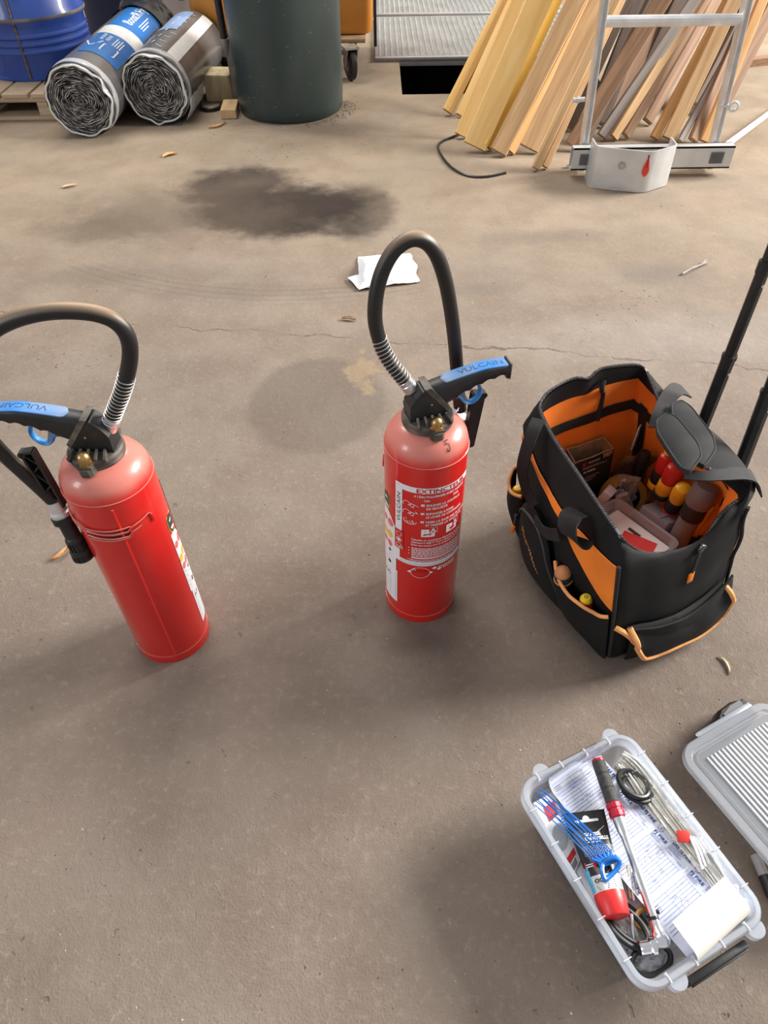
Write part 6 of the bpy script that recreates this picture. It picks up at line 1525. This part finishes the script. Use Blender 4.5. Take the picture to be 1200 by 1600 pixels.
# --- blue pull seals: fine tails on one moulded head
t = thing('pull_seal', 'bunch of blue plastic pull seals, tails fanning over the grease tube', 'plastic seal', KM @ K(945, 1340, .12), KYAW)
M_seal = mat('bright_blue_seal', (.010, .16, .58), .35, var=.15)
hp0, hp1 = K(926, 1345, .137), K(957, 1331, .140)
for k in range(11):
    a = hp0.lerp(hp1, k/10); e = [K(836, 1258, .116), K(834, 1244, .117), K(839, 1237, .118), K(846, 1247, .12), K(838, 1252, .121), K(846, 1240, .121), K(850, 1250, .122), K(848, 1235, .124), K(856, 1252, .12), K(844, 1232, .125), K(850, 1238, .126)][k]
    mid = a.lerp(e, .5) + V((0, 0, .007)); m = MB(); m.tube(smooth_path([a, a.lerp(e, .25)+V((0, 0, .004)), mid, a.lerp(e, .75)+V((0, 0, .004)), e], 3), .00085, 6); WB(m, 'tail', M_seal)
m = MB()
for k in range(6):
    a = hp0.lerp(hp1, (k+.5)/6); dn = (K(952, 1352, .139)-a).normalized(); m.bar(a - dn*.004, a + dn*.010, .0040, .005, bev=.001)
m.bar(hp0 + V((.004, -.009, 0)), hp1 + V((.002, -.010, 0)), .010, .004, bev=.001); hd_ = WB(m, 'seal_comb', M_seal)
m = MB(); m.tube(smooth_path([K(u, v, z) for u, v, z in ((942, 1350, .139), (941, 1362, .141), (945, 1374, .140), (952, 1370, .138), (962, 1360, .138), (968, 1348, .142), (962, 1341, .145), (950, 1343, .143))], 4, closed=True), .0036, 8, closed=True, flat=1.0); WB(m, 'seal_ring', M_seal)
# --- rubber rings
def oring(label, c, r1, r2, tilt, az, wd=.0042):
    c = V(c); A = Matrix.Rotation(az, 3, 'Z') @ Matrix.Rotation(tilt, 3, 'Y')
    m = MB(); m.tube([KM @ (c + A @ V((r1*math.cos(a), r2*math.sin(a), 0))) for a in [2*PI*i/48 for i in range(48)]], wd, 8, closed=True); return tag(m.build('rubber_ring', M_rubber), label, 'rubber ring', 'black rubber rings in the storage box')
c = K(989, 1226, .113); oring('upper black rubber ring of the pair beside the white cable ties', c + V((0, 0, .003)), .0225, .0255, .30, .3)
oring('lower black rubber ring of the pair beside the white cable ties', c + V((.002, -.008, -.004)), .022, .024, .25, .5, .004)
c = K(978, 1446, .106); oring('front black rubber ring of the pair below the red cap', c, .0240, .0360, .35, .30)
oring('back black rubber ring of the pair below the red cap', c + V((.007, .004, -.006)), .0240, .0355, .35, .30)
c = K(1018, 1500, .104); oring('single black rubber ring at the nearest end of the storage box', c, .031, .0165, .15, -.12)
# --- pins and wire clips
for lab, a, b, ma in (('steel pin lying left of the torque wrench shaft', (986, 1352), (990, 1408), M_steel), ('bronze pin lying beside the steel pin left of the wrench', (981, 1352), (984, 1405), mat('bronze_pin', (.42, .32, .22), .3, .9, var=.2)), ('steel pin standing inside the rings below the red cap', (986, 1428), (990, 1468), M_steel)):
    p, q_ = K(*a, .104), K(*b, .100); m = MB(); m.lathe([(.0026, 0), (.0031, .001), (.0031, (q_-p).length-.001), (.0026, (q_-p).length)], 12, p, (q_-p).to_track_quat('Z', 'Y').to_matrix()); m.v = [KM @ x for x in m.v]; tag(m.build('steel_pin', ma), lab, 'pin')
for k, lab in enumerate(('bent wire split pin against the wrench shaft', 'second wire split pin tucked under the wrench shaft')):
    ps = [K(u+5*k, v+8*k, .108) for u, v in ((990, 1352), (993, 1366), (997, 1378), (996, 1388), (993, 1384), (992, 1374), (990, 1360), (987, 1352))]
    m = MB(); m.tube([KM @ x for x in smooth_path(ps, 4)], .0009, 6); tag(m.build('split_pin', M_zip), lab, 'split pin')
# --- bag of white cable ties along the right wall
t = thing('cable_tie_bag', 'clear bag of white cable ties along the right wall of the storage box', 'bag', KM @ K(1080, 1290, .09), KYAW)
M_tie = mat('ivory_cable_tie', (.96, .93, .86), .6, var=.06); rn2 = random.Random(4)
cl = [(968, 1186), (993, 1206), (1034, 1262), (1076, 1318), (1112, 1366), (1142, 1414)]
for k in range(100):
    off = rn2.uniform(-1, 1); zz = rn2.uniform(.092, .116) - .008*abs(off); a0 = rn2.uniform(0, .10); a1 = rn2.uniform(.72, 1.0)
    P = smooth_path([K(u, v, .098) for u, v in cl], 6); n_ = len(P); i0, i1 = int(a0*n_), max(int(a1*n_)-1, int(a0*n_)+6)
    pts = []
    for i in range(i0, min(i1+1, n_), 2):
        d = (P[min(i+1, n_-1)]-P[max(i-1, 0)]).normalized(); s_ = V((d.y, -d.x, 0)); q = i/n_; wv = .027*math.sin(PI*(.20+.68*q))
        pts.append(P[i] + s_*(off*wv) + V((0, 0, zz - .098 + .004*math.sin(q*5+k))))
    if len(pts) < 3: continue
    m = MB(); m.tube([KM @ x for x in pts], .0014, 5, flat=.6); m.build('cable_tie', M_tie, t)
P = smooth_path([K(u, v, .098) for u, v in cl], 6); n_ = len(P)
def filmfn(u, v):
    i = min(n_-1, u*(n_-1)); j = int(i); p = P[j].lerp(P[min(j+1, n_-1)], i-j); d = (P[min(j+1, n_-1)]-P[max(j-1, 0)]).normalized(); s_ = V((d.y, -d.x, 0))
    wv = .031*math.sin(PI*(.18+.70*u)); a = PI*(v-.5)*1.15
    return p + s_*(math.sin(a)*wv) + V((0, 0, -.002 + .024*math.cos(a)*(.6+.4*math.sin(PI*u)))) + V((0, 0, .006*noise.noise(V((u*16, v*9, 3)))))
m = MB(); m.grid(lambda u, v: KM @ filmfn(u, v), 60, 14); m.build('film', clear('thin_clear_film', (.97, .96, .93), .93, .14, .08, .7, 55), t)
# red clip and small clear bags
t = thing('red_clip', 'red plastic clip half buried in the cable tie bag', 'clip', KM @ K(1068, 1308, .11), KYAW)
m = MB(); c = K(1068, 1307, .122); m.box(c, (.019, .017, .004), Matrix.Rotation(-.5, 3, 'Z') @ Matrix.Rotation(.3, 3, 'X'), bev=.001); WB(m, 'clip_body', mat('clip_red', (.62, .04, .03), .4, var=.1))
for k in range(3):
    m = MB(); a = K(1078+5*k, 1306+1*k, .123); b = K(1098+5*k, 1358-4*k, .116); m.tube([a, a.lerp(b, .5)+V((0, 0, .003)), b], .0022, 6, flat=.5); WB(m, 'white_leg', mat('clip_white', (.80, .80, .82), .4, var=.05))
def lump(name, label, cat, u, v, z, rx, ry, rz_, ma, sd):
    c = K(u, v, z); m = MB()
    def fn(a, b):
        th, ph = 2*PI*a, PI*(b-.5); d = V((math.cos(ph)*math.cos(th), math.cos(ph)*math.sin(th), math.sin(ph))); k = 1 + .32*noise.noise(d*2.2+V((sd, 0, 0))) + .16*noise.noise(d*6+V((sd, 0, 0)))
        return KM @ (c + V((d.x*rx*k, d.y*ry*k, d.z*rz_*k)))
    m.grid(fn, 28, 16, wrap=True); return tag(m.build(name, ma), label, cat)
lump('bolt_bag', 'clear bag of grey blue fixings in the far right end of the storage box', 'bag', 1150, 1412, .096, .024, .022, .014, clear('clear_blue_film', (.62, .70, .80), .45, .12, .4, .7, 50), 1.0)
lump('fixings_bag', 'dark bag of fixings beneath the clear bag at the receipt curl', 'bag', 1124, 1390, .084, .018, .026, .012, mat('dark_blue_fixings', (.05, .07, .11), .3, col2=(.35, .40, .46), scale=70, bump=.6, bscale=120), 4.0)
lump('washer_bag', 'crinkled clear bag inside the ring at the nearest end of the box', 'bag', 1015, 1503, .096, .022, .014, .009, clear('clear_grey_film', (.75, .77, .80), .45, .12, .45, .8, 70), 7.0)
lump('gasket_bag', 'clear bag under the paired rings below the red cap', 'bag', 976, 1455, .092, .020, .030, .009, clear('clear_warm_film', (.70, .68, .64), .5, .12, .45, .8, 60), 9.0)
m = MB(); c = K(1010, 1435, .094); m.tube([KM @ (c + V((.017*math.cos(a), .012*math.sin(a), .0))) for a in [2*PI*i/30 for i in range(30)]], .004, 8, closed=True); tag(m.build('amber_gasket', mat('amber_rubber', (.45, .22, .05), .4, var=.15)), 'amber gasket under the shaft of the torque wrench', 'gasket')

# ------------------------------------------------------------------ lid of the box, lying beside it
LZ = 0.052
LT = G(1060, 1174, LZ+.012); LYW = math.radians(27.0); lx = V((math.cos(LYW), math.sin(LYW), 0)); ly = V((-math.sin(LYW), math.cos(LYW), 0))
LC = LT + lx*(HX-.004) - ly*(HY-.004); LC.z = 0
lid = thing('box_lid', 'clear ribbed lid lying beside the storage box on a black tool', 'lid', LC, LYW)
M_lid = clear('milky_lid_plastic', (.70, .75, .82), .74, .2, .3)
LBd = lambda m, n, ma, p=None, **k: m.build(n, ma, p or lid, local=True, **k)
LBd(ring_mesh([(0, LZ), (0, LZ+.009), (.002, LZ+.011), (.013, LZ+.011), (.015, LZ+.008), (.019, LZ+.008), (.021, LZ+.011), (.024, LZ+.0115)], .036), 'lid_rim', M_boxrim, angle=35)
m = MB(); o2 = rrect(-HX+.024, HX-.024, -HY+.024, HY-.024, .012, 6); n_ = len(o2)
vs = [V((x, y, LZ+.0115)) for x, y in o2] + [V((x, y, LZ+.0100)) for x, y in o2]; m.add(vs, [tuple(range(n_)), tuple(range(2*n_-1, n_-1, -1))]); LBd(m, 'lid_panel', M_lid, smooth=False)
for k in range(17):
    x = -HX+.040 + k*.0088
    m = MB(); m.prism([(-.0014, 0), (.0014, 0), (.0007, .0032), (-.0007, .0032)], -HY+.040, HY-.036, lambda a, b, d: V((x+a, d, LZ+.0112+b))); LBd(m, 'lid_rib', M_rib, smooth=False)
for s in (-1, 1):
    m = MB(); m.box((0.012, s*(HY+.004), LZ+.004), (.13, .010, .008), bev=.002); LBd(m, 'lid_latch_edge', M_boxrim)
# black faceted tool under the far corner, vial of bolts and black cap under the long edge
t0 = G(1128, 1140)
t = thing('hand_tool', 'black faceted rubber tool poking out from beneath the lid corner', 'tool', t0, .5)
m = MB(); vs = []
secs = [(0, .6), (.006, .85), (.020, 1.0), (.040, .92), (.050, .70)]
ol = [(-.036, -.010), (-.026, .014), (-.006, .024), (.030, .026), (.060, .018), (.060, -.020), (.020, -.026), (-.022, -.026)]
n_ = len(ol)
for z, k in secs: vs += [V((a*k, b*k, z)) for a, b in ol]
fs = [(i*n_+j, i*n_+(j+1) % n_, (i+1)*n_+(j+1) % n_, (i+1)*n_+j) for i in range(len(secs)-1) for j in range(n_)] + [tuple(range(n_-1, -1, -1)), tuple((len(secs)-1)*n_+j for j in range(n_))]
m.add(vs, fs); m.build('body', M_black, t, local=True, smooth=False)
m = MB(); m.prism([(-.010, .010), (.014, .016), (.040, .016), (.036, -.004), (.0, -.010)], .0498, .0515, lambda a, b, d: V((a, b, d))); m.build('grey_face', mat('mid_grey_plastic', (.14, .14, .14), .5, var=.15), t, local=True, smooth=False)
t = thing('bolt_vial', 'clear vial of small bolts under the long edge of the lid', 'vial', G(1176, 1352), .3)
a, b = G(1180, 1336, .014), G(1194, 1368, .014)
m = MB(); q = (b-a).to_track_quat('Z', 'Y').to_matrix(); m.lathe([(.008, 0), (.0085, .002), (.0085, (b-a).length)], 18, a, q, caps=False); m.build('tube', M_tray, t)
for k in range(4):
    m = MB(); c = a.lerp(b, .15+.2*k); m.tube([c, c + (b-a)*.35 + V((.002*(k % 2), 0, .003*(k % 2)))], .0022, 6); m.build('bolt', M_brass if k % 2 else M_steel, t)
m = MB(); m.lathe([(.009, (b-a).length), (.010, (b-a).length+.002), (.010, (b-a).length+.030), (.008, (b-a).length+.032)], 18, a, q); m.build('cap', M_black, t)

# ------------------------------------------------------------------ litter on the floor
def paper_towel():
    q = [G(u, v) for u, v in ((560, 403), (640, 398), (656, 442), (560, 455))]
    m = MB()
    def fn(u, v):
        p = q[0].lerp(q[1], u).lerp(q[3].lerp(q[2], u), v); e = V((p.x*9, p.y*9, 0))
        edge = 0.018*noise.noise(V((u*3, v*3, 8)))
        h = .012 + .020*abs(noise.noise(e*1.1+V((1, 2, 0)))) + .012*abs(noise.noise(e*2.7)) + .012*(1-abs(2*v-1.2))
        h *= min(1, 5*min(u+.06, 1-u+.06, v+.06, 1-v+.06)); p = p + V((edge, edge*.6, 0)); return V((p.x, p.y, max(.002, h))), V((0, 0, 1))
    m.slab(fn, 26, 22, .0015); t = thing('paper_towel', 'crumpled white paper towel lying on the concrete floor', 'paper towel', G(605, 428)); o = m.build('sheet', M_white, t, angle=25)
    q2 = [G(u, v) for u, v in ((543, 437), (600, 433), (600, 450), (561, 456))]; m = MB()
    m.slab(lambda u, v: (lambda p: (V((p.x, p.y, .006+.03*u*(1-.4*v)+.008*abs(noise.noise(p*14)))), V((0, 0, 1))))(q2[0].lerp(q2[1], u).lerp(q2[3].lerp(q2[2], u), v)), 10, 6, .0015); m.build('folded_corner', M_white, t, angle=25)
paper_towel()
def leaf(label, pts, wd, col, name='dry_leaf', cat='leaf', h=.006):
    P = smooth_path([G(u, v, .0) for u, v in pts], 6); m = MB(); n_ = len(P); mt = mat(*col)
    def fn(u, v):
        i = u*(n_-1); j = min(n_-2, int(i)); p = P[j].lerp(P[j+1], i-j); d = (P[j+1]-P[j]).normalized(); s = V((-d.y, d.x, 0)); w_ = wd*math.sin(PI*(.06+.88*u))
        return p + s*(w_*(v-.5)) + V((0, 0, .0015 + h*(2*v-1)**2 + h*.5*math.sin(PI*u))), V((0, 0, 1))
    m.slab(fn, 14, 6, .0006); o = m.build(name, mt); tag(o, label, cat); return o
leaf('orange dry leaf on the floor beside the left extinguisher nozzle', ((80, 876), (92, 873), (104, 863), (109, 856)), .012, ('dry_orange_leaf', (.50, .25, .10), .7, 0, .3, 60))
leaf('pale curled leaf on the floor in front of the tool bag', ((1122, 1026), (1132, 1031), (1139, 1042), (1141, 1054)), .010, ('dry_pale_leaf', (.60, .50, .34), .8, 0, .15, 60), h=.0025)
leaf('small orange wood chip on the floor in front of the insulation rolls', ((255, 247), (264, 243), (277, 241)), .028, ('wood_chip_orange', (.55, .30, .12), .8, 0, .2, 60), 'wood_chip', 'wood chip')
leaf('pale wood chip on the floor by the oil stain, left', ((98, 295), (108, 293), (120, 290)), .02, ('wood_chip_pale', (.55, .40, .26), .8, 0, .2, 60), 'wood_chip', 'wood chip')
leaf('tan wood sliver on the floor left of the paper towel', ((534, 499), (545, 500), (556, 502)), .014, ('wood_chip_tan', (.42, .28, .17), .8, 0, .2, 60), 'wood_chip', 'wood chip')
leaf('orange tipped sliver on the floor before the green drum', ((326, 201), (340, 199), (353, 192)), .02, ('wood_chip_orange', (.5, .3, .12)), 'wood_chip', 'wood chip')
m = MB(); m.tube(smooth_path([G(1066, 428, .006), G(1080, 420, .008), G(1092, 415, .007), G(1104, 410, .006)], 4), [.004]*9+[.005]*4, 6); m.tube([G(1096, 413, .007), G(1102, 406, .010)], .003, 5); tag(m.build('twig', WG), 'grey twig lying on the floor behind the tool bag', 'twig')
def stones(name, n, spot, smin, smax, ma):
    m = MB(); rn = random.Random(len(name)*7+n)
    for k in range(n):
        p = spot(rn); s = rn.uniform(smin, smax)*rn.uniform(.6, 1.3); pts = [V((rn.uniform(-1, 1), rn.uniform(-1, 1), 0)).normalized()*s for _ in range(1)]
        a0 = rn.uniform(0, 6.28); vs = [p + V((s*math.cos(a0+2.1*i)*rn.uniform(.6, 1.2), s*math.sin(a0+2.1*i)*rn.uniform(.6, 1.2), 0)) for i in range(3)] + [p + V((rn.uniform(-.3, .3)*s, rn.uniform(-.3, .3)*s, s*rn.uniform(.3, .6)))]
        m.add(vs, [(0, 1, 3), (1, 2, 3), (2, 0, 3), (2, 1, 0)])
    o = m.build(name, ma, smooth=False); o['kind'] = 'stuff'; return o
def anywhere(rn):
    while True:
        p = G(rn.uniform(-60, 1260), rn.uniform(120, 1640))
        if PX0-.05 < p.x < PX1+.05 and p.y > PY0-.05: continue
        return p
def byd(rn):
    a = rn.uniform(-1.25, .35); r_ = .285 + abs(rn.gauss(0, .035)); return V((-.472 + r_*math.cos(a), 4.285 + r_*math.sin(a), 0))
def scatter(rn): return G(rn.gauss(470, 90), rn.gauss(205, 22))
def patch(rn):
    c = rn.choice([(70, 555), (120, 560), (430, 240), (560, 215), (980, 470), (330, 205)]); return G(c[0]+rn.gauss(0, 26), c[1]+rn.gauss(0, 9))
tag(stones('dark_grit', 420, anywhere, .0009, .0024, mat('dark_grit', (.07, .055, .045), .9, var=.4, scale=9)), 'fine dark grit scattered over the concrete floor', 'grit')
tag(stones('pale_grit', 260, anywhere, .0007, .0019, mat('pale_grit', (.52, .48, .43), .9, var=.3, scale=9)), 'fine pale grit scattered over the concrete floor', 'grit')
tag(stones('floor_debris', 330, byd, .003, .009, mat('brown_debris', (.13, .09, .07), .95, col2=(.26, .19, .14), scale=40)), 'brown debris heaped at the right foot of the green drum', 'debris')
tag(stones('brown_crumbs', 160, scatter, .002, .006, MATS['brown_debris']), 'brown crumbs on the floor in front of the green drum', 'debris')
tag(stones('black_crumbs', 120, patch, .0015, .004, MATS['dark_grit']), 'small clusters of dark crumbs on the concrete floor', 'debris')
